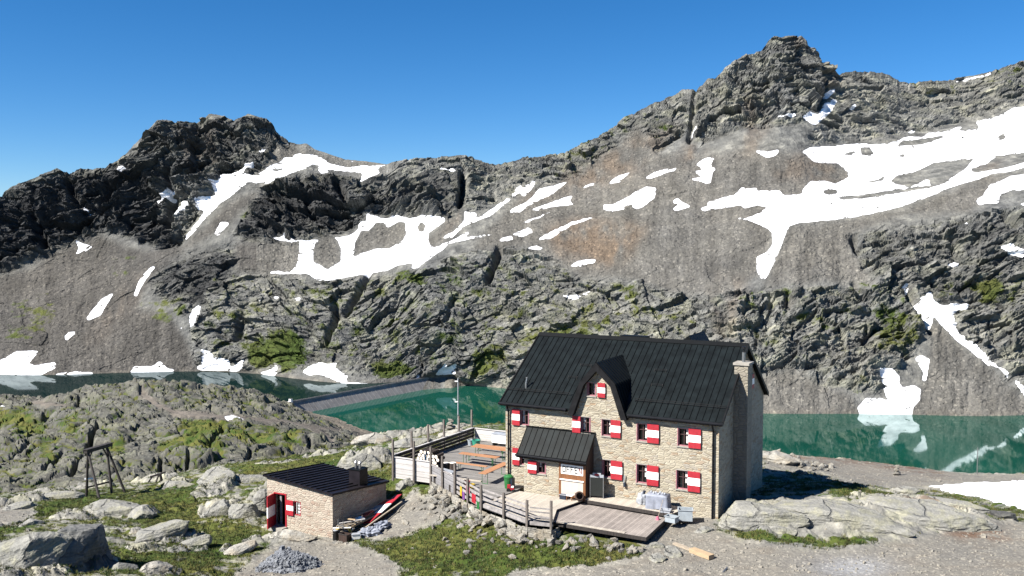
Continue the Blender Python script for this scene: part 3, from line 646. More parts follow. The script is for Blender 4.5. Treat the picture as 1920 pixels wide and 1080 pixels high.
# ------------------------------------------------------------------ ground around the hut, the hollow below it and the rocky knoll
def pz(px, py, z): return (CAMZ - z) / float(tany(py)), px, z
def pd(px, py, D): return D, px, CAMZ - float(tany(py)) * D
def hz(px, D, z): return D, px, z
def lo(a, b, z):
    w = hw(a, b); return w.y, 960 + w.x / w.y * FPX, z
CTRL = []
for px in (-250, 200, 700, 1200, 1700, 2200): CTRL += [hz(px, 5, 13.2), hz(px, 15, 8.3), hz(px, 28, 3.0)]
CTRL += [pz(*q) for q in [(-150,1100,-1.5),(0,1080,-1.6),(150,1080,-1.8),(300,1080,-2.2),(480,1080,-2.7),(650,1080,-2.6),(800,1080,-2.0),(1000,1080,-1.4),(1200,1080,-1.1),(1400,1080,-.95),(1650,1080,-.9),(1920,1080,-.8),(2150,1080,-.8),
 (0,1000,-2.6),(0,960,-3.5),(100,950,-3.6),(0,932,-4.5),(-200,940,-4.5),(-200,1000,-3),(200,930,-4.2),(300,930,-4.1),(300,990,-3.1),(300,903,-5.0),(400,930,-3.9),(400,985,-3.0),(400,1030,-2.8),(430,868,-4.3),(520,1030,-2.75),
 (700,1020,-2.4),(700,1050,-2.4),(760,990,-2.2),(800,960,-1.7),(840,1010,-1.8),(880,1000,-1.6),(850,935,-.9),(1000,1050,-1.5),
 (1340,965,-.35),(1300,1000,-.65),(1450,1010,-.6),(1600,1020,-.65),(1800,1010,-.8),(1920,990,-.95),(2150,980,-1.2),(1400,948,-.3),(1500,942,-.2),(1600,950,-.1),(1750,962,-.6),(1850,972,-1),
 (1450,918,-.5),(1560,908,-.6),(1440,885,-1.2),(1500,878,-1.9),(1650,922,-1.3),(1600,886,-4),(1700,893,-4),(1800,900,-4),(1920,897,-4.8),(1450,850,-3.5),(1550,857,-5),(1650,868,-6),(1750,880,-6.2),(1830,889,-6.3),(1920,888,-6),(2150,885,-6),(1800,922,-3),(1900,930,-2.9),(2150,925,-3),
 (650,840,-3.6),(700,824,-3.3),(760,819,-3),(850,804,-2.2),(950,799,-2.3),(1100,805,-2),(1300,832,-2.2),(600,852,-4),(500,864,-4.3),(690,886,-1.9),(650,880,-2.4),(560,868,-3.6),(370,882,-4.9),(300,895,-5.6),(200,907,-6.3),(100,917,-6.6),(0,927,-6.6),(-200,930,-6.6)]]
CTRL += [lo(*q) for q in [(0,0,-.6),(13.8,0,-.45),(13.8,10.8,-1.3),(0,10.8,-1.2),(6,5,-.7),(7,-3,-.9),(11,-3,-.75),(3,-3,-.9),(-8.5,0,-.9),(-8.5,10,-1.4),(-5,5,-.9),(-2,0,-.9),(-13.2,-7.5,-2.75),(-8,-7.7,-2.75),(-8,-2,-2.1),(-13.2,-2,-2.9),(-10,-5,-2.75),(-6,-3,-1.7),(-4,-4.5,-1.75),(1,-5.0,-.75),(4.8,-6.6,-.8),(8,-5.9,-.78),(11.6,-6,-.75),(-2.2,-3.0,-.95),(6.5,-8.0,-1.15)]]
CTRL += [hz(px, D, z) for px in (1050, 1400, 1750, 2200) for D, z in ((102,-12),(150,-32),(300,-80),(600,-149),(760,-153),(1000,-158))]
CTRL += [hz(px, D, z) for px in (700, 870) for D, z in ((108,-12),(150,-31),(300,-78))]
CTRL += [hz(870, 600, -148), hz(870, 780, -152), hz(720, 600, -140), hz(740, 780, -150), hz(640, 860, -150), hz(560, 905, -148), hz(600, 1000, -155), hz(300, 1000, -150), hz(0, 1000, -150), hz(-250, 1000, -150), hz(300, 720, -128), hz(420, 780, -136), hz(480, 850, -142), hz(150, 740, -134), hz(0, 820, -142), hz(-250, 850, -142)]
CTRL += [hz(px, D, z) for px, L in ((-250, ((130,-27),(230,-64))), (0, ((130,-27),(230,-64))), (300, ((130,-25),(230,-59))), (500, ((130,-23),(230,-56))), (600, ((120,-18),(230,-56)))) for D, z in L]
CTRL += [pd(*q) for q in [(-200,910,300),(-200,800,500),(-200,752,640),(0,915,300),(0,860,380),(0,800,480),(0,750,600),(0,744,650),(130,885,320),(130,800,450),(130,745,590),(200,722,575),(250,890,320),(250,800,430),(250,716,560),(330,724,570),(300,887,335),(300,840,362),(400,875,335),(400,835,365),(400,800,430),(420,727,590),
 (480,865,340),(480,830,390),(480,800,450),(480,737,660),(545,852,370),(545,800,500),(548,764,770),(600,832,400),(600,800,600),(640,832,420),(650,815,560),(590,787,740),(680,812,720),(604,785,790),(640,803,680)]]
CA = np.array(CTRL, float)
_U = np.stack([CA[:, 1] / 230.0, np.log(CA[:, 0]) * 6.0], -1)
_K = np.sqrt(((_U[:, None] - _U[None]) ** 2).sum(-1) + .16)
_W = np.linalg.solve(np.block([[_K - .03 * np.eye(len(_U)), np.ones((len(_U), 1))], [np.ones((1, len(_U))), np.zeros((1, 1))]]), np.r_[CA[:, 2], 0])
def base_z(x, y):
    u = (960 + x / y * FPX) / 230.0; v = np.log(y) * 6.0
    out = np.full(np.shape(u), _W[-1], np.float64)
    for (a, b), w in zip(_U, _W[:-1]): out = out + w * np.sqrt((u - a) ** 2 + (v - b) ** 2 + .16)
    return out
# bedrock humps: centre pixel and ground height, half sizes across/along (m), height, turn, squareness
DOMES = [(1440,962,-.35, 4.2,1.6,.95,-.35,2.4),(1580,966,-.3, 5.2,2.2,.85,-.3,2.2),(1740,958,-.8, 5.0,2.0,.9,-.35,2.2),(1450,992,-.5, 1.6,.75,.6,-.2,2.6),(1560,992,-.5, 2.2,.7,.4,-.3,2.2),(1840,968,-1.0, 2.4,1.0,.5,-.6,2.4),
 (685,872,-2.2, 2.7,1.5,2.1,.1,2.6),(100,1062,-1.9, 3.4,2.2,2.6,.5,2.2),(40,1085,-1.7, 3.0,1.6,1.2,.6,2.2),(195,965,-3.4, 2.6,1.3,1.1,.1,2.6),(255,965,-3.5, 2.0,1.2,1.0,-.3,2.2),(140,975,-3.4,1.8,1.1,.9,.2,2.6),
 (415,908,-3.7, 1.6,3.4,1.0,-.3,2.6),(420,955,-3.3, 1.9,1.2,1.5,.2,2.8),(475,955,-3.1, 1.5,1.2,1.7,.1,2.8),(500,925,-3.2,1.6,1.4,1.4,0,2.6),(320,1010,-2.9, 2.4,1.3,.9,.5,2.4),(350,1028,-2.6, 1.5,.8,.6,.4,2.4),(280,1030,-2.6,1.6,.9,.7,.5,2.4),
 (440,1030,-2.75, 1.1,.8,.55,.9,2.4),(510,1012,-2.75, 2.3,.55,.5,-.1,2.6),(330,905,-4.6, 1.5,.8,.7,0,2.6),(290,895,-5.2,2.2,1.2,.8,0,2.6),(30,945,-4.0, 2.6,.9,.7,.5,2.4),(90,930,-4.8,2.4,1.3,.9,.3,2.4),(170,915,-5.5,2.6,1.2,1.0,.2,2.4),
 (725,828,-3.1, 3.2,1.5,1.0,.1,2.4),(800,822,-2.6, 3.0,1.4,1.1,.3,2.4),(855,808,-2.2, 1.7,1.2,.9,.1,2.4),(610,856,-3.9, 2.6,1.0,.5,.1,2.4),(520,872,-4.1, 2.4,.8,.5,0,2.4),(600,1070,-2.6,1.0,.5,.12,0,2.2),(30,1030,-2.2,2.0,1.0,.6,.4,2.4),(300,1068,-2.2,1.3,.7,.5,.3,2.4),(770,905,-1.7,1.5,.9,.8,.2,2.6),
 (1465,872,-2.6,2.6,1.6,1.0,-.5,2.4),(1680,922,-1.4,2.0,.8,.35,-.4,2.4)]
DW = []
for (px_, py_, z_, rx_, ry_, h_, r_, k_) in DOMES:
    w = PZ(px_, py_, z_); DW.append((w[0], w[1], rx_, ry_, h_, r_, k_))
FLAT = [(-.3, 14.1, -.3, 11.1, -.42), (-9.0, 0, -.4, 10.5, -.55), (5.0, 11.7, -5.5, -.2, -.62), (0.5, 6.2, -5.2, 0, -.62), (-4.0, .5, -2.4, 0, -.7), (-13.3, -7.8, -7.6, -1.9, -2.6)]
def H(x, y, fine=True, full=False):
    x = np.asarray(x, np.float64); y = np.asarray(y, np.float64)
    z = base_z(x, y)
    far = sstep(110, 260, y)
    dome = np.zeros_like(z)
    for (cx, cy, rx_, ry_, h_, r_, k_) in DW:
        c, s = math.cos(r_), math.sin(r_)
        m = (np.abs(x - cx) < 7) & (np.abs(y - cy) < 7)
        if not m.any(): continue
        dx, dy = x[m] - cx, y[m] - cy
        wob = 1 + .3 * gn(dx * .6 + cx, dy * .6 + cy, 3)
        q = (np.abs((dx * c + dy * s) / rx_) ** k_ + np.abs((-dx * s + dy * c) / ry_) ** k_) * wob
        hh = .55 * sstep(0, 1, np.clip(1 - q, 0, 1))
        dome[m] = np.maximum(dome[m], h_ * hh)
    rk = np.clip(dome * 4, 0, 1)
    # near rock and turf relief
    wx = x + .6 * fbm(x / 2.5, y / 2.5, 3, 80); wy = y + .6 * fbm(x / 2.5, y / 2.5, 3, 81)
    c, s = math.cos(.5), math.sin(.5); rx = wx * c - wy * s; ry = wx * s + wy * c
    f1, r1, e1 = facet(rx / 1.9, ry / .95, 61, .8); f2, r2, e2 = facet(rx / .62, ry / .4, 62, .8)
    bare = sstep(-.06, .16, fbm(x / 5.2, y / 3.4, 4, 83) - .02)
    rock = np.maximum(rk, bare * .8)
    a, b = to_hut(x, y)
    flatm = np.zeros_like(z)
    for (a0, a1, b0, b1, zz) in FLAT:
        m = sstep(-.9, 0, np.minimum(np.minimum(a - a0, a1 - a), np.minimum(b - b0, b1 - b)))
        z = np.where(m > 0, z + (np.minimum(z, zz) - z) * m, z); flatm = np.maximum(flatm, m)
    near = rock * (.32 * (f1 + .4) * sstep(0, .35, e1) + .12 * (f2 + .4) * sstep(0, .4, e2) - .16) + .28 * fbm(x / 3.2, y / 3.2, 4, 85) + .07 * fbm(x / .5, y / .5, 3, 86)
    # knoll relief
    wx = x + 9 * fbm(x / 40, y / 40, 3, 90); wy = y + 9 * fbm(x / 40, y / 40, 3, 91)
    c, s = math.cos(.7), math.sin(.7); qx = wx * c - wy * s; qy = wx * s + wy * c
    g1, q1, d1 = facet(qx / 30, qy / 17, 63, .9); g2, q2, d2 = facet(qx / 11, qy / 6, 64, .9); g3, q3, d3 = facet(wx / 4.0, wy / 3.0, 65, .9)
    wet = sstep(-134, -128, z)
    fr = (2.6 * (g1 + .5) * sstep(0, .3, d1) + 1.7 * (g2 + .5) * sstep(0, .22, d2) + .7 * (g3 + .5) * sstep(0, .3, d3) - 2.0 + 4.5 * fbm(x / 60, y / 60, 4, 92) + .8 * fbm(x / 7, y / 7, 3, 93))
    path = PATHW(x, y)
    fr = fr - CRACKW(x, y)
    fr = fr * (.25 + .75 * wet) * (1 - .93 * path)
    return_z = z + dome * (1 - flatm) + near * (1 - far) * (1 - .85 * flatm) * (1 - .8 * GRAVN(x, y)) + fr * far
    if full: return return_z, dict(rk=rk, rock=rock, r1=r1, r2=r2, q2=q2, q3=q3, g1=g1, d1=d1, d2=d2, far=far, path=path)
    return return_z
NB = (-270, 2230, 700, 1140)
_nearG = Raster(*NB).polys([[(400,1130),(440,1080),(490,1040),(540,1012),(625,1013),(700,1036),(745,1058),(740,1130)],[(640,1002),(700,985),(745,950),(775,925),(830,940),(862,962),(800,985),(740,1003),(690,1010)],
 [(1205,1016),(1258,968),(1337,962),(1335,990),(1390,1016),(1560,1034),(1700,1014),(1830,988),(1960,978),(2230,975),(2230,1140),(930,1140),(955,1075),(1100,1060),(1215,1045)],
 [(1440,852),(1560,860),(1690,874),(1830,891),(2230,890),(2230,908),(1930,905),(1700,913),(1620,911),(1600,903),(1520,884),(1436,878)],[(-270,968),(30,950),(70,955),(30,980),(-270,992)],
 [(948,905),(1340,958),(1345,968),(1260,970),(1250,964)]]).soft(4)
_nearA = Raster(*NB, val=.53).polys([[(110,925),(330,930),(370,920),(365,985),(300,990),(250,970),(260,950),(180,950),(60,965),(0,1000),(-270,1010),(-270,985),(60,960)],[(300,990),(420,985),(500,990),(470,1010),(400,1060),(330,1080),(230,1060),(250,1040),(330,1010)],
 [(470,864),(620,838),(690,850),(640,880),(580,880),(500,885),(440,900),(400,905)],[(690,880),(740,880),(800,900),(770,915),(700,905)],[(650,1020),(760,1000),(860,985),(900,970),(950,1000),(1060,1015),(1210,1030),(1215,1050),(1100,1075),(800,1075),(740,1060),(690,1040)],
 [(1335,985),(1380,985),(1500,1010),(1620,1015),(1600,1030),(1450,1020),(1340,1000)],[(1545,925),(1600,908),(1700,918),(1640,940),(1560,940)],[(300,920),(370,905),(365,985),(310,980)]], .78).poly([(1345,950),(1400,935),(1540,935),(1700,945),(1860,975),(1700,1005),(1450,1000),(1350,985)], .18).soft(7)
_nearB = Raster(*NB).polys([[(1690,930),(1740,945),(1840,960),(1780,964),(1700,947)],[(1462,846),(1560,849),(1700,867),(1800,890),(1740,887),(1560,863),(1470,858)],[(1760,1000),(1800,1008),(1900,1010),(1900,1000),(1840,992)]], 1.0).soft(4)
_nearS = Raster(*NB).polys([[(1735,913),(1920,905),(2230,898),(2230,1010),(1920,960),(1840,937),(1790,924)],[(1672,916),(1700,913),(1698,917)]]).soft(1)
_midP = Raster(*NB).line([(262,738),(275,745),(300,762),(330,773),(400,779),(460,786),(530,791),(580,801),(610,815),(624,832)], 9).line([(60,753),(85,757),(125,760)], 6).line([(585,800),(640,806)], 6).soft(1)
_midS = Raster(*NB).polys([[(418,780),(435,779),(466,788),(425,786)],[(-60,758),(17,762),(8,768),(-60,768)],[(12,933),(28,924),(27,930),(15,936)]]).soft(1)
_midA = Raster(*NB, val=.30).polys([[(340,785),(425,783),(420,812),(350,815)],[(430,805),(525,803),(520,826),(430,825)],[(530,810),(570,808),(560,832),(530,832)],[(30,795),(90,788),(75,815),(30,818)],[(105,792),(145,788),(140,805),(110,805)],[(75,835),(98,832),(92,862),(75,862)],[(0,775),(60,770),(60,790),(0,795)],[(300,820),(420,822),(420,842),(300,840)],[(190,840),(230,815),(235,850)]], .72).soft(5)
def _pp(x, y): 
    z = base_z(x, y); return project(x, y, z)
_midC = Raster(*NB)
for p_, w_, d_ in (([(186,800),(176,815),(163,838)], 7, 9), ([(168,840),(148,865),(130,885)], 6, 7), ([(420,800),(405,815),(395,835)], 5, 5), ([(305,855),(300,880)], 5, 5), ([(355,850),(350,875)], 5, 4), ([(470,840),(462,860)], 6, 5), ([(575,815),(582,835)], 5, 4), ([(150,742),(145,762)], 4, 4), ([(90,780),(60,800),(30,815)], 4, 4), ([(60,830),(20,860)], 4, 4), ([(120,840),(80,880)], 4, 4), ([(330,800),(345,815)], 4, 3)): _midC.line(p_, w_, d_)
_midC.soft(1)
def CRACKW(x, y):
    px, py = _pp(x, y); return _midC.at(px, py) * (y > 200)
def PATHW(x, y):
    px, py = _pp(x, y); return np.clip(_midP.at(px, py) * 1.3, 0, 1) * (y > 200)
def GRAVN(x, y):
    px, py = _pp(x, y); return _nearG.at(px, py) * (y < 200)
def build_ground():
    px = np.concatenate([np.linspace(-2200, -265, 50), np.linspace(-260, 2180, 1215), np.linspace(2186, 4200, 50)]); NC = len(px)
    D = np.concatenate([np.geomspace(4, 42, 26)[:-1], 1 / np.linspace(1 / 42, 1 / 118, 470), np.geomspace(121, 255, 22), 1 / np.linspace(1 / 260, 1 / 880, 330), [900, 940, 1000]])
    Y = np.broadcast_to(D[:, None], (len(D), NC)).copy(); X = (px[None] - 960) / FPX * Y
    Z, q = H(X, Y, full=True)
    V = np.stack([X, Y, Z], -1)
    PX, PY = project(X, Y, base_z(X, Y))
    far = q['far']; nearm = (1 - sstep(140, 200, Y))
    grav = _nearG.at(PX, PY) * nearm; gA = _nearA.at(PX, PY); gB = _nearB.at(PX, PY) * nearm; snw = _nearS.at(PX, PY) * nearm
    path = q['path']; snm = _midS.at(PX, PY) * (1 - nearm); gM = _midA.at(PX, PY)
    c = np.broadcast_to(np.array([.215, .21, .19]), V.shape).copy()
    def mix(c, col, w): return c + (np.array(col) - c) * np.clip(w, 0, 1)[..., None]
    c = mix(c, (.26, .255, .20), nearm * sstep(-.05, .3, fbm(X / 1.6, Y / 1.6, 4, 101)))
    c = mix(c, (.13, .13, .13), nearm * .7 * sstep(.05, .35, fbm(X / 2.6, Y / 1.2, 4, 102)))
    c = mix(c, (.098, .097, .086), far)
    c = mix(c, (.125, .127, .092), far * .6 * sstep(0, .3, fbm(X / 16, Y / 16, 4, 103)))
    c = mix(c, (.045, .045, .043), far * .6 * sstep(.1, .4, fbm(X / 22, Y / 9, 4, 104)))
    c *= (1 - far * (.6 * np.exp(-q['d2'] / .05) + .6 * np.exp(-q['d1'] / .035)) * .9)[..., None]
    # dark lichen and painted shade on the big boulder at the lower left
    bx, by = DW[7][0], DW[7][1]
    c = mix(c, (.04, .042, .045), nearm * sstep(2.6, 1.4, np.hypot((X - bx - .9) / 1.0, (Y - by - .5) / .9) + .7 * fbm(X / .7, Y / .7, 3, 105)))
    c = mix(c, (.166, .158, .142), grav)
    c = mix(c, (.14, .124, .105), grav * .5 * sstep(0, .35, fbm(X / 2.4, Y / 1.2, 4, 106)))
    c = mix(c, (.24, .25, .27), nearm * .8 * np.exp(-(((PX - 1600) / 70) ** 2 + ((PY - 1066) / 20) ** 2)))
    c = mix(c, (.105, .056, .033), gB * sstep(-.3, .2, fbm(X / 1.2, Y / 1.2, 3, 107)))
    c = mix(c, (.125, .112, .098), path)
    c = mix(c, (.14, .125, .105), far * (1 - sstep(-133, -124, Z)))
    c *= (1 + .3 * (q['r1'] - .5) * nearm * (1 - grav) + .3 * (q['q2'] - .5) * far + .3 * (q['q3'] - .5) * far)[..., None]
    g = gA * nearm + gM * (1 - nearm) + .33 * fbm(X / np.where(Y < 150, 1.8, 18), Y / np.where(Y < 150, 1.1, 12), 4, 108)
    g = g + nearm * .12 * fbm(X / .6, Y / .6, 3, 110) + far * (.35 * np.exp(-q['d2'] / .1) + .15 * np.exp(-q['d1'] / .08)) - .75 * q['rk'] * nearm * (q['rk'] > .35) - 1.2 * grav - 1.3 * path - .8 * (Z < -130) - .5 * gB
    loose = np.clip(grav + path + (Z < -131), 0, 1)
    att = np.stack([np.clip(snw + snm, 0, 1), np.clip(g, 0, 1), loose], -1)
    V[..., 2] += .25 * snw
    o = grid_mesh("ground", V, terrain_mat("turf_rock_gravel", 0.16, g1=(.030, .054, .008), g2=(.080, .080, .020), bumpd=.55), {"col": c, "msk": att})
    tag(o, "rocky turf and gravel ground round the hut falling away to the lakes", kind='structure')
    return o
build_ground()
def hit(px, py, d0=40.0, d1=125.0):
    """point of the ground seen at a place in the photograph"""
    D = np.arange(d0, d1, .04); b = (540.0 - py) / FPX; k = D / (CP + b * SP)
    x = (px - 960.0) / FPX * k; z = CAMZ + (-SP + b * CP) * k
    g = H(x, D); i = np.argmax(z <= g)
    if not (z <= g).any(): i = len(D) - 1
    return Vector((float(x[i]), float(D[i]), float(g[i])))
def gz(x, y): return float(H(np.array([float(x)]), np.array([float(y)]))[0])

# ------------------------------------------------------------------ water and dam
def water_mat(name, deep, shallow, sc_, gloss=.8):
    m, nt, b = new_mat(name)
    o = nd(nt, "ShaderNodeTexCoord").outputs["Object"]
    n = noise(nt, nd(nt, "ShaderNodeMapping", {"Vector": o, "Scale": (.02, .006, 1)}).outputs[0], 1.0, 4, .55)
    nt.links.new(mixc(nt, rng(nt, n, .35, .65), deep, shallow), b.inputs["Base Color"])
    r = noise(nt, nd(nt, "ShaderNodeMapping", {"Vector": o, "Scale": (.5, .16, 1)}).outputs[0], sc_, 3, .6)
    bp = nd(nt, "ShaderNodeBump", {"Height": r, "Strength": .06, "Distance": .12}).outputs[0]
    nt.links.new(bp, b.inputs["Normal"]); b.inputs["Roughness"].default_value = 1.0; b.inputs["Specular IOR Level"].default_value = 0.0
    gl = nd(nt, "ShaderNodeBsdfGlossy", {"Roughness": .04, "Normal": bp, "Color": (.85, .95, .95, 1)})
    fr = nd(nt, "ShaderNodeFresnel", {"IOR": 1.33})
    mx = nd(nt, "ShaderNodeMixShader", {0: mth(nt, 'MULTIPLY', fr.outputs[0], gloss), 1: b.outputs[0], 2: gl.outputs[0]})
    nt.links.new(mx.outputs[0], nt.nodes["Material Output"].inputs["Surface"])
    return m
DL = Vector(P(545, 755, 845)); DR = Vector(P(860, 697, 1038))
DL.z = DR.z = -135.0
dd = (DR - DL); dd.z = 0; dd.normalize(); dn = Vector((dd.y, -dd.x, 0))      # dn points down-valley to the lower lake
def lake(name, pts, z, mat, label):
    m = MB(); m.poly([(x, y, z) for x, y in pts]); o = m.build(name, mat); tag(o, label, kind='structure')
A = DL - dd * 6; B = DR + dd * 90
lake("upper_lake_water", [(A.x, A.y), (B.x, B.y), (B.x, B.y + 300), (-900, 1500), (-900, 600), (A.x - 60, A.y - 130)], WHIGH, water_mat("dark_lake_water", (.003, .010, .011), (.005, .015, .014), 1.0, .42), "dark upper lake behind the dam with drifting snow at its shore")
A2 = DL - dd * 120 + dn * 1.5; B2 = DR + dd * 1.0 + dn * 1.5
lake("reservoir_water", [(A2.x, A2.y - 150), (300, 420), (900, 420), (900, 1100), (B2.x + 160, B2.y + 90), (B2.x, B2.y), (A2.x, A2.y)], WLOW, water_mat("green_lake_water", (.003, .040, .027), (.006, .056, .039), 1.0, 1.0), "turquoise green reservoir below the dam")
dam = empty("dam_wall", DL, 0, "long grey dam wall with a sloping ribbed face between the dark lake and the green reservoir", "dam")
def rel(v): return Vector(v) - DL
L_ = (DR - DL).length
m = MB()
prof = [(-2.4, -30), (-2.4, 0), (1.2, 0), (1.2, -.8), (10.0, -11.5), (14.5, -30)]
for k in range(len(prof)):
    (u0, z0), (u1, z1) = prof[k], prof[(k + 1) % len(prof)]
    p = [dd * -8 + dn * u0 + Vector((0, 0, z0)), dd * (L_ + 3) + dn * u0 + Vector((0, 0, z0)), dd * (L_ + 3) + dn * u1 + Vector((0, 0, z1)), dd * -8 + dn * u1 + Vector((0, 0, z1))]
    m.poly(p)
for e in (-8, L_ + 3): m.poly([dd * e + dn * u + Vector((0, 0, z)) for u, z in prof])
M['dam'] = simple("dam_concrete", (.36, .345, .335), .9, .2, .12)
M['damrib'] = simple("dam_joint_streaks", (.40, .38, .37), .9, .2, .2)
m.build("dam_face", M['dam'], dam)
m = MB(); m2 = MB()
for k in range(44):
    e = 2 + k * L_ / 44
    m2.beam(dd * e + dn * 1.35 + Vector((0, 0, -.9)), dd * (e + 2.2) + dn * 9.8 + Vector((0, 0, -11.2)), .4, .2)
m2.build("face_joints", M['damrib'], dam)
m.beam(dd * -8 + dn * -2.0 + Vector((0, 0, .5)), dd * (L_ + 3) + dn * -2.0 + Vector((0, 0, .5)), .4, 1.0)
m.beam(dd * -8 + dn * 1.0 + Vector((0, 0, .5)), dd * (L_ + 3) + dn * 1.0 + Vector((0, 0, .5)), .35, 1.0)
m.build("crest_parapet", M['dam'], dam)
gh = empty("gate_hut", Vector(P(547, 752, 846)), math.atan2(dd.y, dd.x), "tiny white gate hut at the near end of the dam", "hut")
gh.location.z = -134.98
m = MB(); m.box(-2.2, -1.4, 0, 0, 1.4, 3.4); m.box(-6.5, -1.2, 0, -2.2, 1.2, 1.1); m.build("wall", M['white'], gh)
m = MB(); m.box(-2.4, -1.6, 3.4, .2, 1.6, 3.65); m.build("roof", M['metal'], gh)
M['curtain'] = simple('curtain_cloth', (.60, .57, .54), .9, .15, 6)
M['wframe'] = simple('dark_glazing_bar_paint', (.10, .05, .05), .5, .15, 5)
# ------------------------------------------------------------------ the mountain hut (local axes: x along the front, y towards the back, z up)
L, W, EH, RH, OX, OY = 13.8, 10.84, 5.2, 9.06, .26, .27
SL = (RH - EH) / (W / 2 + OY)
def rz(b): return EH + SL * (min(b, W - b) + OY)
hut = empty("mountain_hut", HO, -HTH, "two storey stone mountain hut with black metal roof and red and white shutters", "hut")
def part(mb, name, mat, parent=None, label=None, smooth=False):
    o = mb.build(name, mat, parent if parent is not None else hut, smooth=smooth)
    if label: o['label'] = label
    return o
# openings in the front wall: x0, z0, x1, z1, shutter side (-1 left, 1 right), shutter width
WIN = [(1.07,3.80,1.63,4.77,-1,.54),(5.25,3.74,5.83,4.70,-1,.54),(6.64,3.68,7.22,4.68,1,.62),(8.89,3.60,9.53,4.65,1,.71),(11.40,3.56,12.04,4.61,1,.72),
       (1.05,1.25,1.5,2.28,-1,.5),(6.68,1.15,7.24,2.22,1,.73),(8.88,1.07,9.53,2.19,1,.71),(11.34,1.02,12.02,2.13,1,.72),(5.68,6.04,6.19,6.86,2,.49)]
holes = [w[:4] for w in WIN]
gab = [(4.70,5.0),(5.34,6.86),(6.34,7.78),(7.38,6.92),(8.06,5.0)]
m = MB()
m.wall([(0,-1.2),(L,-1.2),(L,5.0),(0,5.0)], [h for h in holes if h[3] < 5], 0, .24)
m.wall([(0,5.0),(4.72,5.0),(4.8,5.3),(0,5.3)], [], 0); m.wall([(7.86,5.0),(L,5.0),(L,5.3),(7.8,5.3)], [], 0)
part(m, "front_wall", M['wall'])
m = MB(); m.wall(gab, [holes[-1]], -.012, .24); part(m, "gable_wall", M['wall'])
GW = (6.62, 6.02, 7.2, 6.95)
m = MB()
pent = [(0,-1.8),(W,-1.8),(W,EH+.1),(W/2,RH-.12),(0,EH+.1)]
m.wall(pent, [GW], L, .24, plane='yz'); part(m, "side_wall", M['wall'])
m = MB(); m.poly([(0, b, z) for b, z in pent]); part(m, "side_wall", M['wall'])
m = MB(); m.poly([(0,W,-1.8),(L,W,-1.8),(L,W,EH+.1),(0,W,EH+.1)]); part(m, "back_wall", M['wall'])
# windows
def window(x0, z0, x1, z1, side, sw, b=0.0, prefix_parent=None):
    par = prefix_parent or hut
    f = MB(); d = .055
    for (a0, c0, a1, c1) in ((x0, z0, x0 + d, z1), (x1 - d, z0, x1, z1), (x0 + d, z0, x1 - d, z0 + d), (x0 + d, z1 - d, x1 - d, z1)):
        f.box(a0, b + .06, c0, a1, b + .15, c1)
    for (a0, c0, a1, c1) in ((x0 - .05, z0, x0, z1), (x1, z0, x1 + .05, z1)): f.box(a0, b - .025, c0, a1, b + .05, c1)
    fo = part(f, "window", M['frame'], par)
    g = MB(); g.box(x0 + d, b + .232, z0 + d, x1 - d, b + .24, z1 - d); part(g, "pane", M['glass'], fo)
    g = MB(); xm = (x0 + x1) / 2; g.box(xm - .02, b + .13, z0 + d, xm + .02, b + .17, z1 - d); g.box(x0 + d, b + .13, z0 + (z1 - z0) * .62, x1 - d, b + .165, z0 + (z1 - z0) * .62 + .035); part(g, "glazing_bar", M['wframe'], fo)
    s = MB(); s.box(x0 - .08, b - .06, z0 - .07, x1 + .08, b + .2, z0 - .004); part(s, "sill", M['sill'], fo)
    s = MB(); s.box(x0 - .05, b - .02, z1 + .004, x1 + .05, b + .1, z1 + .06); part(s, "lintel", M['sill'], fo)
    g = MB(); cw = (x1 - x0) * .22; cx0 = x1 - d - cw - .02 if side > 0 else x0 + d + .02
    for j in range(3): g.box(cx0 + cw * j / 3, b + .2 + .012 * (j % 2), z0 + d + (.1 if z0 > 2.5 else .3), cx0 + cw * (j + 1) / 3, b + .215 + .012 * (j % 2), z1 - d)
    part(g, "curtain", M['curtain'], fo)
    if sw:
        if side == 2: sx0 = x1 + .18
        else: sx0 = x1 + .01 if side > 0 else x0 - sw - .01
        shutter(sx0, z0 - .03, sx0 + sw, z1 + .03, b, par)
def shutter(x0, z0, x1, z1, b, par):
    s = MB(); h = z1 - z0
    s.box(x0, b - .11, z0, x1, b - .055, z1)
    so = part(s, "shutter", M['red'], par)
    t = MB(); t.box(x0 - .003, b - .114, z0 + h * .31, x1 + .003, b - .051, z0 + h * .69); part(t, "white_band", M['white'], so)
    for zz in (z0 + h * .12, z1 - h * .12):
        t = MB(); t.box(x0 + .02, b - .051, zz - .02, x1 - .02, b - .004, zz + .02); part(t, "hinge", M['blackm'], so)
for w in WIN: window(*w, b=(-.012 if w[4] == 2 else 0))
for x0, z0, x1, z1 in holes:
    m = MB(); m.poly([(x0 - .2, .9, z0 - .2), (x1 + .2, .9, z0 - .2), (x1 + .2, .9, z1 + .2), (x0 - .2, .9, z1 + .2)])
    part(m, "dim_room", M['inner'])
# gable window with its shutter, seen edge-on
m = MB(); m.box(L - .18, GW[0], GW[1], L - .1, GW[2], GW[3]); part(m, "gable_pane", M['glass'])
m = MB(); h = GW[3] - GW[1]
m.box(L + .05, GW[2] + .02, GW[1], L + .1, GW[2] + .6, GW[3])
so = part(m, "shutter", M['red'])
m = MB(); m.box(L + .046, GW[2] + .017, GW[1] + h * .3, L + .104, GW[2] + .603, GW[1] + h * .7); part(m, "white_band", M['white'], so)
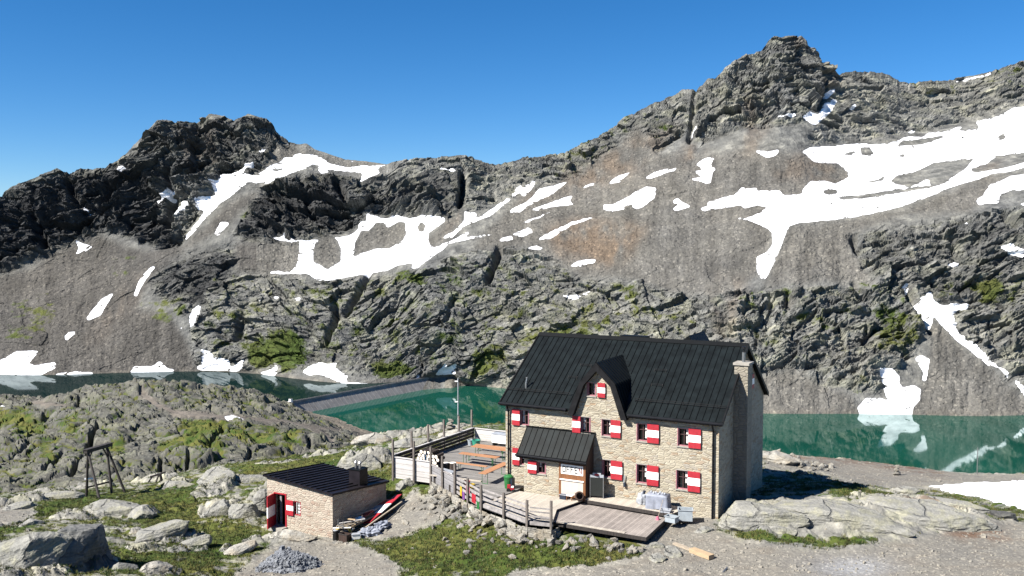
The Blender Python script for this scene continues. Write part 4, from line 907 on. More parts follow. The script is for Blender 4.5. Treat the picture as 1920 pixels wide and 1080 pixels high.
# main roof: slabs with standing seams, left out over the dormer front
TH = .13
def slab(mb, a0, a1, b0, b1, back=False):
    f = (lambda b: W - b) if back else (lambda b: b)
    q = [(a0, f(b0), rz(b0)), (a1, f(b0), rz(b0)), (a1, f(b1), rz(b1)), (a0, f(b1), rz(b1))]
    mb.hexa([(x, y, z - TH) for x, y, z in q] + q)
m = MB()
slab(m, -OX, 4.62, -OY, W / 2); slab(m, 4.62, 8.2, .03, W / 2); slab(m, 8.2, L + OX, -OY, W / 2)
slab(m, -OX, L + OX, -OY, W / 2, True)
roof = part(m, "roof", M['roof'])
# dormer: bell-shaped roof over the tall middle gable
dp = [(4.50,4.86),(5.30,6.88),(6.36,8.14),(7.60,6.94),(8.36,4.82)]
def bend(z): return max((z - EH) / SL - OY, -.1)
BF = -.38
m = MB()
for (xa, za), (xb, zb) in zip(dp[:-1], dp[1:]):
    q = [(xa, BF, za), (xb, BF, zb), (xb, bend(zb) + .05, zb), (xa, bend(za) + .05, za)]
    n = Vector((zb - za, 0, -(xb - xa))).normalized() * .1
    m.hexa([Vector(p) + n for p in q] + q)
dorm = part(m, "dormer_roof", M['roof'], roof)
m = MB()
ins = [(4.86,4.80),(5.56,6.72),(6.38,7.62),(7.30,6.74),(7.98,4.80)]
for k in range(4):
    q = [(dp[k][0], BF - .012, dp[k][1]), (dp[k+1][0], BF - .012, dp[k+1][1]), (ins[k+1][0], BF - .012, ins[k+1][1]), (ins[k][0], BF - .012, ins[k][1])]
    m.extr(q, (0, .1, 0))
    q2 = [(ins[k][0], BF + .088, ins[k][1]), (ins[k+1][0], BF + .088, ins[k+1][1]), (ins[k+1][0], -.014, ins[k+1][1]), (ins[k][0], -.014, ins[k][1])]
    m.poly(q2)
part(m, "dormer_fascia", M['fascia'], roof)
m = MB()
for k in (0, 1, 2, 3):
    (xa, za), (xb, zb) = dp[k], dp[k+1]
    n = 12
    for j in range(n):
        b = BF + .1 + j * .38
        za_, xa_, zb_, xb_ = za, xa, zb, xb
        # clip the rib where it dives under the main roof
        zmin = EH + SL * (b + OY)
        if max(za, zb) <= zmin: continue
        if za < zmin: t = (zmin - za) / (zb - za); xa_, za_ = xa + (xb - xa) * t, zmin
        if zb < zmin: t = (zmin - zb) / (za - zb); xb_, zb_ = xb + (xa - xb) * t, zmin
        m.beam((xa_, b, za_ + .015), (xb_, b, zb_ + .015), .03, .05)
part(m, "dormer_seams", M['seam'], roof)
m = MB(); a = -OX + .05; k = 0
while a < L + OX:
    b0 = -OY + .02
    if 4.4 < a < 8.42:
        zd = float(np.interp(a, [p[0] for p in dp], [p[1] for p in dp])); b0 = max(bend(zd) + .12, .1)
    m.beam((a, b0, rz(b0) + .025), (a, W / 2 - .12, rz(W / 2 - .12) + .02), .024, .042)
    m.beam((a, W + OY - .02, rz(-OY) + .025), (a, W / 2 + .12, rz(W / 2 - .12) + .02), .024, .042)
    a += .385; k += 1
part(m, "roof_seams", M['seam'], roof)
m = MB()
m.extr([(-OX - .03, W/2 - .26, rz(W/2 - .26) + .05), (-OX - .03, W/2, RH + .10), (-OX - .03, W/2 + .26, rz(W/2 - .26) + .05), (-OX - .03, W/2, RH + .02)], (L + 2 * OX + .06, 0, 0))
part(m, "ridge_cap", M['seam'], roof)
for a0 in (-OX - .04, L + OX - .02):
    for s in (0, 1):
        f = (lambda b: W - b) if s else (lambda b: b)
        q = [(a0, f(-OY), rz(-OY) - .2), (a0, f(W/2), RH - .2), (a0, f(W/2), RH + .07), (a0, f(-OY), rz(-OY) + .07)]
        m = MB(); m.extr(q, (.06, 0, 0)); part(m, "verge_board", M['fascia'], roof)
for a0, a1 in ((-OX, 4.45), (8.34, L + OX)):
    m = MB(); m.box(a0, -OY - .02, rz(-OY) - .22, a1, -OY + .02, rz(-OY) - .01)
    m.poly([(a0, -OY, rz(-OY) - .2), (a1, -OY, rz(-OY) - .2), (a1, .0, rz(-OY) - .1), (a0, .0, rz(-OY) - .1)])
    part(m, "eaves_board", M['fascia'], roof)
for a0, a1 in ((-OX - .05, 4.4), (8.4, L + OX + .05)):
    m = MB(); m.tube((a0, -OY - .1, rz(-OY) - .07), (a1, -OY - .1, rz(-OY) - .09), .085, n=10)
    part(m, "gutter", M['gutter'])
for ax in (.27, 13.5):
    m = MB(); z0 = rz(-OY) - .15
    m.tube((ax, -OY - .1, z0), (ax, -.12, z0 - .45), .055); m.tube((ax, -.12, z0 - .42), (ax, -.12, -.5), .055)
    for zz in (.6, 2.2, 3.8): m.tube((ax, -.12, zz), (ax, -.12, zz + .06), .072)
    part(m, "downpipe", M['gutter'])
for a0, a1 in ((-.2, 4.3), (8.5, L + .2)):
    m = MB()
    for b, dz in ((.62, .10), (.62, .20)): m.tube((a0, b, rz(b) + dz), (a1, b, rz(b) + dz), .018, n=6)
    k = a0
    while k <= a1: m.beam((k, .62, rz(.62)), (k, .62, rz(.62) + .24), .03, .03); k += 1.0
    part(m, "snow_guard", M['fascia'], roof)
m = MB(); b = .95
m.tube((.98, b, rz(b) - .05), (.98, b, rz(b) + .32), .075); m.tube((.98, b, rz(b) + .3), (1.02, b + .05, rz(b) + .62), .05); m.tube((1.02, b + .05, rz(b) + .6), (1.02, b + .05, rz(b) + .68), .085)
part(m, "vent_pipe", M['metal'], roof)
for a_, b_, w_ in ((3.9, 2.9, .75), (3.5, 1.9, .6), (8.9, 2.9, .75), (9.1, 1.8, .7)):
    m = MB(); m.tube((a_, b_, rz(b_) + .1), (a_ + w_, b_, rz(b_) + .1), .015, n=6); m.tube((a_, b_ + .07, rz(b_) + .16), (a_ + w_, b_ + .07, rz(b_) + .16), .015, n=6)
    for q in (0, w_): m.beam((a_ + q, b_ - .02, rz(b_)), (a_ + q, b_ + .08, rz(b_) + .18), .02, .02)
    part(m, "snow_hook", M['fascia'], roof)
m = MB()
m.extr([(9.2, W/2 + .1, 8.55), (10.25, W/2 + .1, 9.42), (10.75, W/2 + .1, 8.6)], (0, 3.4, 0)); part(m, "rear_dormer", M['seam'], roof)
m = MB(); m.box(5.6, W/2 + .1, 8.9, 7.4, W/2 + .8, 9.2); part(m, "ridge_vent", M['seam'], roof)
m = MB(); m.box(L + .01, 3.15, -1.6, L + .82, 4.25, 8.06); ch = part(m, "chimney", M['chim'])
m = MB(); m.box(L - .06, 3.08, 8.06, L + .9, 4.32, 8.2); part(m, "chimney_cap", M['sill'], ch)
m = MB(); m.tube((L + .42, 3.7, 8.2), (L + .42, 3.7, 8.78), .1); part(m, "flue", M['metal'], ch)
m = MB(); m.tube((L + .42, 3.7, 8.78), (L + .42, 3.7, 9.12), .07); m.tube((L + .42, 3.7, 8.98), (L + .42, 3.7, 9.12), .13); part(m, "flue_cowl", M['blackm'], ch)
# porch in front of the left half
PD = 1.1
PH = lambda b: 3.76 + (b) * (3.76 - 2.33) / 1.35      # b negative outwards
PW = (2.80, 1.16, 3.36, 1.88)
m = MB()
m.wall([(1.89,-1.1),(4.30,-1.1),(4.30,2.4),(1.89,2.4)], [PW], -PD, .2)
m.poly([(1.89, 0, -1.1), (1.89, -PD, -1.1), (1.89, -PD, PH(-PD) - .1), (1.89, 0, 3.6)])
porch = part(m, "porch", M['wall'])
window(*PW, -1, .58, b=-PD, prefix_parent=porch)
m = MB(); m.poly([(2.6, -.5, 1), (3.6, -.5, 1), (3.6, -.5, 2.1), (2.6, -.5, 2.1)]); part(m, "dim_room", M['inner'], porch)
m = MB(); m.extr([(6.04, 0, -.9), (6.04, -PD, -.9), (6.04, -PD, PH(-PD) - .1), (6.04, 0, 3.62)], (.05, 0, 0)); part(m, "porch_side_boards", M['porchside'], porch)
m = MB()
q = [(1.52, -1.38, PH(-1.38)), (6.2, -1.38, PH(-1.38)), (6.2, -.003, 3.76), (1.52, -.003, 3.76)]
m.hexa([(x, y, z - .1) for x, y, z in q] + q)
pr = part(m, "porch_roof", M['roof'], porch)
m = MB(); a = 1.56
while a < 6.2: m.beam((a, -1.37, PH(-1.37) + .02), (a, -.02, PH(-.02) + .02), .028, .05); a += .385
m.beam((1.5, -.04, 3.79), (6.22, -.04, 3.79), .1, .06)
m.box(1.5, -1.42, PH(-1.38) - .22, 6.22, -1.385, PH(-1.38) + .02)
part(m, "porch_seams", M['seam'], porch)
m = MB(); m.tube((1.48, -1.48, PH(-1.38) - .06), (6.26, -1.48, PH(-1.38) - .08), .07); part(m, "porch_gutter", M['gutter'], porch)
m = MB(); m.beam((1.68, -.02, 1.9), (1.68, -.75, 2.75), .09, .09); m.beam((1.68, -.02, 2.72), (1.68, -1.0, 2.72), .09, .09); m.beam((1.68, -.05, 1.85), (1.68, -.05, 2.75), .08, .08); part(m, "bracket", M['darkwood'], porch)
# door front with the sign
m = MB()
for x0, x1 in ((4.30, 4.44), (5.90, 6.06)): m.box(x0, -PD - .06, -.2, x1, -PD + .06, 2.34)
m.box(4.44, -PD - .05, 1.98, 5.90, -PD + .05, 2.34); m.box(4.44, -PD - .05, 1.02, 5.90, -PD + .05, 1.34); m.box(4.44, -PD - .05, -.2, 5.90, -PD + .05, .12)
m.box(4.36, -PD + .06, -.2, 6.0, -PD + .1, 2.34)
door = part(m, "door", M['door'], porch)
m = MB(); m.box(4.44, -PD - .045, .12, 5.90, -PD + .04, 1.02); part(m, "white_panel", M['doorwhite'], porch)
m = MB(); m.box(4.38, -PD - .12, .99, 5.96, -PD - .046, 1.05); part(m, "counter_ledge", M['white'], porch)
m = MB(); m.box(4.44, -PD - .055, 1.36, 5.90, -PD + .04, 1.94); sign = part(m, "sign_board", M['white'], porch)
m = MB(); mr = MB()
def letter(mb, ch, x, z, w, h, b, t=.058):
    def V_(xx): mb.box(xx, b - .012, z, xx + t, b, z + h)
    def H_(zz, x1=w): mb.box(x + t, b - .011, zz, x + x1, b - .001, zz + t)
    if ch == 'O':
        V_(x); V_(x + w - t); H_(z, w - t); H_(z + h - t, w - t)
    elif ch == 'F': V_(x); H_(z + h - t); H_(z + h * .48, w * .85)
    elif ch == 'E': V_(x); H_(z + h - t); H_(z + h * .46, w * .85); H_(z)
    elif ch == 'N':
        V_(x); V_(x + w - t)
        mb.hexa([(x + t, b - .0105, z + h - t * 1.5), (x + t, b - .001, z + h - t * 1.5), (x + w - t, b - .001, z), (x + w - t, b - .0105, z), (x + t, b - .0105, z + h), (x + t, b - .001, z + h), (x + w - t, b - .001, z + t * 1.5), (x + w - t, b - .0105, z + t * 1.5)])
for k, ch_ in enumerate("OFFEN"): letter(mr if k == 4 else m, ch_, 4.54 + k * .266, 1.455, .21, .39, -PD - .056)
part(m, "lettering", M['ink'], sign); part(mr, "lettering", M['inkred'], sign)

# ------------------------------------------------------------------ small stone shed in front
SHC = hw(-13.2, -7.5, 0); shed = empty("stone_shed", (SHC.x, SHC.y, -2.75), -HTH, "small square stone shed with brown sheet roof and a red and white door standing open", "shed")
SW_, SD_ = 5.25, 5.55
zt = lambda x, y: 3.2 - .50 * x / SW_ - .52 * y / SD_
DO = (.62, .22, 1.52, 2.25); WO = (2.2, 1.05, 2.75, 1.95)
def sp(mb, n, mat, par=None, **k): return part(mb, n, mat, par or shed, **k)
m = MB(); m.wall([(0,-.8),(SW_,-.8),(SW_,zt(SW_,0)),(0,zt(0,0))], [DO, WO], 0, .25)
m.poly([(SW_,0,-.8),(SW_,SD_,-.8),(SW_,SD_,zt(SW_,SD_)),(SW_,0,zt(SW_,0))]); m.poly([(0,0,-.8),(0,SD_,-.8),(0,SD_,zt(0,SD_)),(0,0,zt(0,0))]); m.poly([(0,SD_,-.8),(SW_,SD_,-.8),(SW_,SD_,zt(SW_,SD_)),(0,SD_,zt(0,SD_))])
sp(m, "wall", M['wall2'])
m = MB(); q = [(x, y, zt(x, y) + .14) for x, y in ((-.22, -.15), (SW_ + .12, -.15), (SW_ + .12, SD_ + .22), (-.22, SD_ + .22))]
m.hexa([(x, y, z - .13) for x, y, z in q] + q); sr = sp(m, "roof", M['roof2'])
m = MB(); x = -.1
while x < SW_ + .1: m.beam((x, -.14, zt(x, -.14) + .165), (x, SD_ + .2, zt(x, SD_ + .2) + .165), .05, .06); x += .42
sp(m, "roof_ribs", M['seam'], sr)
m = MB(); x0, y0 = 4.25, 2.9; zb = zt(x0 + .4, y0) - .1
m.box(x0, y0, zb, x0 + .85, y0 + .85, zb + 1.15); cb = sp(m, "chimney_box", M['roof2'])
m = MB(); m.box(x0 - .04, y0 - .04, zb + 1.15, x0 + .89, y0 + .89, zb + 1.2); sp(m, "chimney_lid", M['seam'], cb)
for dx in (.26, .58):
    m = MB(); m.tube((x0 + dx, y0 + .4, zb + 1.2), (x0 + dx, y0 + .4, zb + 1.52), .085); m.tube((x0 + dx, y0 + .4, zb + 1.56), (x0 + dx, y0 + .4, zb + 1.66), .12, .06); m.tube((x0 + dx, y0 + .4, zb + 1.5), (x0 + dx, y0 + .4, zb + 1.57), .03); sp(m, "flue", M['metal'], cb)
m = MB(); m.tube((1.75, -.05, zt(1.75, 0) + .14), (1.75, -.05, zt(1.75, 0) + 2.6), .012, n=6); sp(m, "rod_aerial", M['blackm'])
def tri(mb, mw, p0, ux, uz, w, h, th):
    """three-band board: lower and upper red into mb, middle white into mw"""
    p0, ux, uz = Vector(p0), Vector(ux), Vector(uz); n = ux.cross(uz).normalized() * th
    for mm, f0, f1, g_ in ((mb, 0, 1, 1), (mw, .33, .66, 1.12)):
        a = p0 + uz * (h * f0) - ux * (.003 * (g_ > 1)); b_ = p0 + uz * (h * f1) - ux * (.003 * (g_ > 1)); nn = n * g_; w2 = w + .006 * (g_ > 1)
        mm.hexa([a - nn, a + ux * w2 - nn, a + ux * w2 + nn, a + nn, b_ - nn, b_ + ux * w2 - nn, b_ + ux * w2 + nn, b_ + nn])
m, mw_ = MB(), MB()
tri(m, mw_, (.62, -.02, .2), (math.cos(4.95), math.sin(4.95), 0), (0, 0, 1), .92, 2.05, .035)
d_ = sp(m, "door", M['red']); sp(mw_, "white_band", M['white'], d_)
m, mw_ = MB(), MB()
m.box(.56, -.03, .18, .64, .1, 2.3); m.box(1.5, -.03, .18, 1.6, .1, 2.3); m.box(.64, -.028, 2.22, 1.5, .1, 2.3); sp(m, "door_frame", M['red'], d_)
m = MB(); m.box(.95, .12, .22, 1.08, .2, 2.2); sp(m, "inner_door", M['grey'])
m = MB(); m.poly([(.2, 1.2, 0), (3.2, 1.2, 0), (3.2, 1.2, 2.6), (.2, 1.2, 2.6)]); m.poly([(.62, .25, .2), (1.52, .25, .2), (1.52, 1.2, .2), (.62, 1.2, .2)]); sp(m, "dim_room", M['inner'])
m, mw_ = MB(), MB(); tri(m, mw_, (1.66, -.06, 1.0), (1, 0, 0), (0, 0, 1), .53, .95, .03); s_ = sp(m, "shutter", M['red']); sp(mw_, "white_band", M['white'], s_)
m = MB()
for a_, c_, b_, e_ in ((2.2, 1.05, 2.26, 1.95), (2.69, 1.05, 2.75, 1.95), (2.26, 1.05, 2.69, 1.11), (2.26, 1.89, 2.69, 1.95)): m.box(a_, .03, c_, b_, .1, e_)
w_ = sp(m, "window", M['red'])
m = MB()
for k in range(3): m.box(2.36 + k * .12, .05, 1.11, 2.38 + k * .12, .07, 1.89)
for k in range(3): m.box(2.5, .048, 1.25 + k * .2, 2.69, .072, 1.31 + k * .2)
sp(m, "window_bars", M['white'], w_)
m = MB(); m.box(2.26, .14, 1.11, 2.69, .16, 1.89); sp(m, "pane", M['glass'], w_)
m = MB(); m.box(.5, -.5, -.3, 1.65, .02, .2); sp(m, "door_step", M['sill'])

# ------------------------------------------------------------------ decks
def T(a, b, z=0): return (a, b, z)
def deck(name, pts, z, th, mat, label, cat, edge=None, edgemat=None, legs=()):
    o = empty(name, HO, -HTH, label, cat)
    m = MB(); m.extr([(a, b, z - .05) for a, b in pts], (0, 0, .05)); m.build("floor_boards", mat, o)
    m = MB(); n = len(pts)
    cx = sum(p[0] for p in pts) / n; cy = sum(p[1] for p in pts) / n
    for k in range(n):
        (xa, ya), (xb, yb) = pts[k], pts[(k + 1) % n]
        if edge is None or k in edge:
            l = math.hypot(xb - xa, yb - ya); nx, ny = (yb - ya) / l * .03, -(xb - xa) / l * .03
            m.extr([(xa + nx, ya + ny, z - th), (xb + nx, yb + ny, z - th), (xb - nx, yb - ny, z - th), (xa - nx, ya - ny, z - th)], (0, 0, th - .004))
    if m.v: m.build("edge_beam", edgemat or M['darkwood'], o)
    m = MB()
    for a, b in legs: m.box(a - .06, b - .06, z - th - .5, a + .06, b + .06, z - .055)
    if legs: m.build("support_post", M['darkwood'], o)
    return o
deck("terrace_deck", [(-8.55, -.2), (-5.4, -.2), (.9, -4.45), (1.42, -1.6), (1.42, -.03), (-.02, -.03), (-.02, 10.2), (-8.3, 10.2)], -.05, .3, M['deck2'], "grey boarded dining terrace beside the left gable of the hut", "terrace", edge=(1, 2), legs=((-5, -.6), (-3, -1.9)))
deck("entrance_walkway", [(1.0, -4.5), (4.75, -6.1), (6.08, -5.7), (5.32, -3.6), (5.9, -1.14), (1.45, -1.14)], -.10, .3, M['paledeck'], "bleached boarded walkway in front of the entrance porch", "walkway", edge=(0, 1), edgemat=M['grey'])
platform = deck("lower_platform", [(5.0, -3.3), (5.85, -5.35), (11.45, -5.45), (11.3, -1.2), (5.9, -1.2)], -.27, .2, M['deck'], "brown grey plank platform, the lower of the two in front of the hut", "platform", edge=(1, 2), edgemat=M['darkwood'], legs=((11, -5), (9, -5), (7, -4.9)))
m = MB(); m.hexa([(6.15, -5.35, -.266), (10.2, -5.41, -.266), (10.2, -5.17, -.266), (6.15, -5.11, -.266), (6.15, -5.35, -.238), (10.2, -5.41, -.238), (10.2, -5.17, -.238), (6.15, -5.11, -.238)]); m.build("pale_edge_board", M['paledeck'], platform)
deck("upper_deck", [(6.12, -1.38), (11.6, -1.75), (12.1, -.1), (6.12, -.1)], .03, .2, M['paledeck'], "narrow pale raised deck along the foot of the front wall", "deck", edge=(0, 1), edgemat=M['darkwood'], legs=((7.5, -1.35), (8.8, -1.45), (10.2, -1.55)))

# ------------------------------------------------------------------ parapets and fences of the terrace
def fence(name, label, cat, run, z0, boards, posts, mat, pmat, cap=None, thick=.035):
    """run: (a0,b0)-(a1,b1); boards: list of (low, high); posts: list of (t, low, high)"""
    o = empty(name, HO, -HTH, label, cat)
    (a0, b0), (a1, b1) = run; d = Vector((a1 - a0, b1 - b0, 0)); l = d.length; d.normalize(); n = Vector((-d.y, d.x, 0)) * thick / 2
    A_ = Vector((a0, b0, 0)); B_ = Vector((a1, b1, 0))
    for lo_, hi_ in boards:
        m = MB(); m.hexa([A_ - n + Vector((0, 0, z0 + lo_)), B_ - n + Vector((0, 0, z0 + lo_)), B_ + n + Vector((0, 0, z0 + lo_)), A_ + n + Vector((0, 0, z0 + lo_)), A_ - n + Vector((0, 0, z0 + hi_)), B_ - n + Vector((0, 0, z0 + hi_)), B_ + n + Vector((0, 0, z0 + hi_)), A_ + n + Vector((0, 0, z0 + hi_))])
        m.build("board", mat, o)
    if cap is not None:
        m = MB(); m.beam(A_ + Vector((0, 0, z0 + cap)), B_ + Vector((0, 0, z0 + cap)), .16, .05); m.build("cap_rail", M['pale'] if mat is not M['grey'] else M['rail'], o)
    for t, lo_, hi_ in posts:
        p = A_ + d * (l * t); off = Vector((d.y, -d.x, 0)) * (.09 + thick / 2)
        m = MB(); m.box(p.x + off.x - .06, p.y + off.y - .06, lo_, p.x + off.x + .06, p.y + off.y + .06, hi_); m.build("post", pmat, o)
    return o
fence("front_parapet", "pale board parapet facing the shed at the near left corner of the terrace", "parapet", ((-8.55, -.2), (-5.45, -.2)), -.1, [(-.62, -.32), (-.3, .03), (.05, .4), (.42, .80)], [(.0, -.9, 1.95), (.55, -.8, 2.0), (.985, -.9, 1.75)], M['pale'], M['post'], cap=.83)
fence("windbreak_wall", "dark slatted windbreak with tall posts along the outer left side of the terrace", "windbreak", ((-8.3, 10.2), (-8.5, -.1)), -.1, [(.02, .2), (.26, .46), (.5, .7), (.74, .96)], [(.02, -.5, 2.3), (.2, -.5, 2.1), (.40, -.5, 2.2), (.6, -.5, 2.2), (.80, -.5, 2.1)], M['darkwood'], M['post'], cap=.99)
fence("end_parapet", "pale board parapet across the far end of the terrace", "parapet", ((-.1, 10.15), (-8.2, 10.15)), -.1, [(-.2, .15), (.17, .5), (.52, .92)], [(.34, -.6, 1.9)], M['pale'], M['post'], cap=.95)
fence("board_fence", "grey close boarded fence on the slanting side of the terrace", "fence", ((-5.45, -.25), (-2.2, -2.42)), -.1, [(-.75, -.45), (-.42, -.1), (-.07, .25), (.28, .62)], [(.5, -1.2, 1.55), (.99, -1.4, 1.5)], M['grey'], M['post'], cap=.66)
fence("rail_fence", "slanting rail fence hung with coloured pictures beside the terrace steps", "fence", ((-2.2, -2.42), (.88, -4.5)), -.12, [(-.3, -.12), (.02, .2), (.34, .5), (.64, .76)], [(.5, -1.2, .98), (1.0, -1.3, 1.0)], M['rail'], M['post'])
fence("rail_fence", "weathered three rail fence at the front edge of the entrance walkway", "fence", ((.95, -4.55), (4.8, -6.2)), -.12, [(-.22, -.02), (.22, .38), (.52, .64), (.8, .9)], [(.5, -1.1, 1.02), (1.0, -1.0, 1.05)], M['rail'], M['post'])
fence("rail_fence", "short end length of rail fence with the last thick post beside the plank platform", "fence", ((4.9, -6.22), (6.15, -6.02)), -.12, [(-.22, -.02), (.22, .32), (.5, .58), (.72, .8)], [(1.0, -.8, 1.15)], M['rail'], M['post'])
rw = empty("retaining_wall", HO, -HTH, "low dry stone wall carrying the fences and the entrance walkway", "wall")
m = MB(); run = [(-5.3, -.55), (-2.2, -2.66), (.92, -4.78), (4.85, -6.46), (6.3, -6.25), (6.35, -5.5)]
top_ = [-.5, -.48, -.46, -.44, -.44, -.44]
for (p, q, za, zb) in zip(run[:-1], run[1:], top_[:-1], top_[1:]):
    d = Vector((q[0] - p[0], q[1] - p[1], 0)).normalized(); n_ = Vector((d.y, -d.x, 0)); ns = max(2, int(math.dist(p, q) / .45))
    rr_ = random.Random(int(p[0] * 10))
    for k in range(ns):
        a_ = Vector((*p, 0)).lerp(Vector((*q, 0)), k / ns); b_ = Vector((*p, 0)).lerp(Vector((*q, 0)), (k + 1) / ns)
        for z0_, z1_ in ((-1.5, -.95), (-.95, -.68), (-.68, za + rr_.uniform(-.05, .03))):
            o_ = n_ * rr_.uniform(.0, .16) + n_ * (-.12 if z1_ > -.6 else 0)
            j = d * rr_.uniform(-.1, .1)
            m.hexa([a_ + j + Vector((0, 0, z0_)), a_ + j + o_ + Vector((0, 0, z0_)), b_ + j + o_ + Vector((0, 0, z0_)), b_ + j + Vector((0, 0, z0_)), a_ + j + Vector((0, 0, z1_)), a_ + j + o_ * .9 + Vector((0, 0, z1_)), b_ + j + o_ * .9 + Vector((0, 0, z1_)), b_ + j + Vector((0, 0, z1_))])
m.build("stones", M['rubble'], rw)
# coloured pictures on the rail fence
for k, (t, z0, w_, h_, mt, lb) in enumerate([(.16, -.28, .3, .62, 'yellow', "yellow cloth picture hung on the slanting rail fence"), (.26, -.42, .3, .5, 'purple', "purple cloth picture hung low on the slanting rail fence"), (.40, .16, .5, .42, 'pink', "pink cloth picture hung high on the slanting rail fence"), (.62, -.26, .52, .58, 'red', "red cloth picture hung on the slanting rail fence"), (.80, -.5, .34, .5, 'green', "green cloth picture hung on the slanting rail fence"), (.9, .1, .4, .5, 'navy', "dark blue cloth picture at the lower end of the slanting rail fence")]):
    p = Vector((-2.2, -2.42, 0)).lerp(Vector((.88, -4.5, 0)), t); d = Vector((3.08, -2.08, 0)).normalized(); n = Vector((d.y, -d.x, 0)) * -1
    o = empty("cloth_picture", hw(p.x, p.y, -.12), -HTH, lb, "picture")
    m = MB(); f = -.035 if True else 0
    for j in range(4):
        x0, x1 = w_ * j / 4, w_ * (j + 1) / 4; y0 = .03 + .012 * math.sin(j * 2.1 + k); y1 = .03 + .012 * math.sin((j + 1) * 2.1 + k)
        q = [d * x0 - n * y0 + Vector((0, 0, z0)), d * x1 - n * y1 + Vector((0, 0, z0)), d * x1 - n * y1 + Vector((0, 0, z0 + h_)), d * x0 - n * y0 + Vector((0, 0, z0 + h_))]
        m.extr(q, n * -.012)
    m.build("cloth", M[mt], o)
    m = MB(); m.beam(d * -.02 - n * .036 + Vector((0, 0, z0 + h_)), d * (w_ + .02) - n * .036 + Vector((0, 0, z0 + h_)), .025, .03); m.build("top_bar", M['rail'], o)

# ------------------------------------------------------------------ tables and benches
def trestle(name, label, cat, a, b, ln, wd, hgt, ang=0.0):
    o = empty(name, hw(a, b, -.05), -HTH + ang, label, cat, "beer tables and benches on the terrace")
    m = MB(); m.box(0, -wd / 2, hgt - .035, ln, wd / 2, hgt); m.build("table_top" if hgt > .6 else "seat", M['bench'], o)
    for x in (.35, ln - .35):
        m = MB()
        for y in (-wd * .36, wd * .36): m.tube((x, y, 0), (x, y, hgt - .035), .018, n=6)
        m.tube((x, -wd * .36, .03), (x, wd * .36, .03), .016, n=6); m.tube((x, 0, hgt * .55), (x + (.3 if x < 1 else -.3), 0, hgt - .04), .012, n=6)
        m.build("leg_frame", M['green'], o)
    return o
trestle("bench", "orange bench nearest the far end parapet of the terrace", "bench", -6.3, 7.0, 2.6, .28, .47)
trestle("beer_table", "farther orange beer table on the terrace", "table", -5.6, 5.35, 2.9, .55, .75)
trestle("bench", "orange bench standing just behind the middle beer table", "bench", -5.5, 4.1, 2.6, .28, .47)
trestle("beer_table", "middle orange beer table on the terrace", "table", -5.25, 3.1, 3.0, .55, .75)
trestle("bench", "orange bench in front of the middle beer table", "bench", -4.75, 1.55, 2.5, .28, .47)
trestle("beer_table", "orange beer table set lengthwise against the left gable of the hut", "table", -1.05, -1.2, 3.3, .55, .75, math.pi / 2)
trestle("bench", "orange bench partly hidden by the hut corner at the far table", "bench", -2.7, 5.9, 2.4, .28, .47)
# white tarpaulined sideboard, buckets, low kerb board
sb = empty("sideboard", hw(-5.0, 9.2, -.05), -HTH, "white draped sideboard against the far end parapet", "sideboard")
m = MB(); m.box(-1.0, -.3, .25, 1.0, .35, .9); m.build("drape", M['white'], sb)
m = MB(); m.box(-1.05, -.35, .9, 1.05, .4, .94); m.build("top", M['sheet'], sb)
for x in (-.9, .9):
    m = MB(); m.box(x - .05, -.3, 0, x + .05, .35, .25); m.build("leg", M['blackm'], sb)
def bucket(label, a, b, r, h, mt, z=-.05):
    o = empty("bucket", hw(a, b, z), -HTH, label, "bucket")
    m = MB(); m.lathe([(r * .78, 0), (r, h * .9), (r * 1.08, h * .9), (r * 1.08, h), (r * .95, h), (r * .7, h * .3)], n=16); m.build("tub", M[mt], o)
    m = MB()
    for k in range(8):
        t0, t1 = math.pi * k / 8, math.pi * (k + 1) / 8
        m.tube((r * 1.05 * math.cos(t0), 0, h * .9 + r * .6 * math.sin(t0)), (r * 1.05 * math.cos(t1), 0, h * .9 + r * .6 * math.sin(t1)), .012, n=6)
    m.build("handle", M['metal'], o)
    return o
bucket("larger round teal bucket beside the white sideboard", -6.9, 8.1, .32, .5, 'teal')
bucket("smaller pale grey bucket beside the windbreak corner", -7.5, 8.3, .24, .42, 'blue')
bucket("red bucket standing behind the slanting rail fence", -1.75, -1.95, .22, .36, 'red')
bucket("yellow bucket standing behind the slanting rail fence", -1.2, -2.2, .19, .3, 'yellow')
# folded parasol lying on the boards, thin kerb
kb = empty("kerb_plank", hw(-3.1, -.6, -.05), -HTH + .05, "long pale plank lying across the terrace boards", "plank")
m = MB(); m.box(-2.2, -.09, 0, 1.6, .09, .06); m.build("plank", M['paledeck'], kb)
st = empty("folded_screen", hw(-4.3, -.15, -.05), -HTH - .3, "folded white slab leaning low behind the board fence", "screen")
m = MB(); m.box(-.7, -.2, 0, .7, .2, .3); m.build("panel", M['white'], st); m = MB(); m.box(-.72, -.22, .3, .72, .22, .34); m.build("lid", M['sheet'], st)
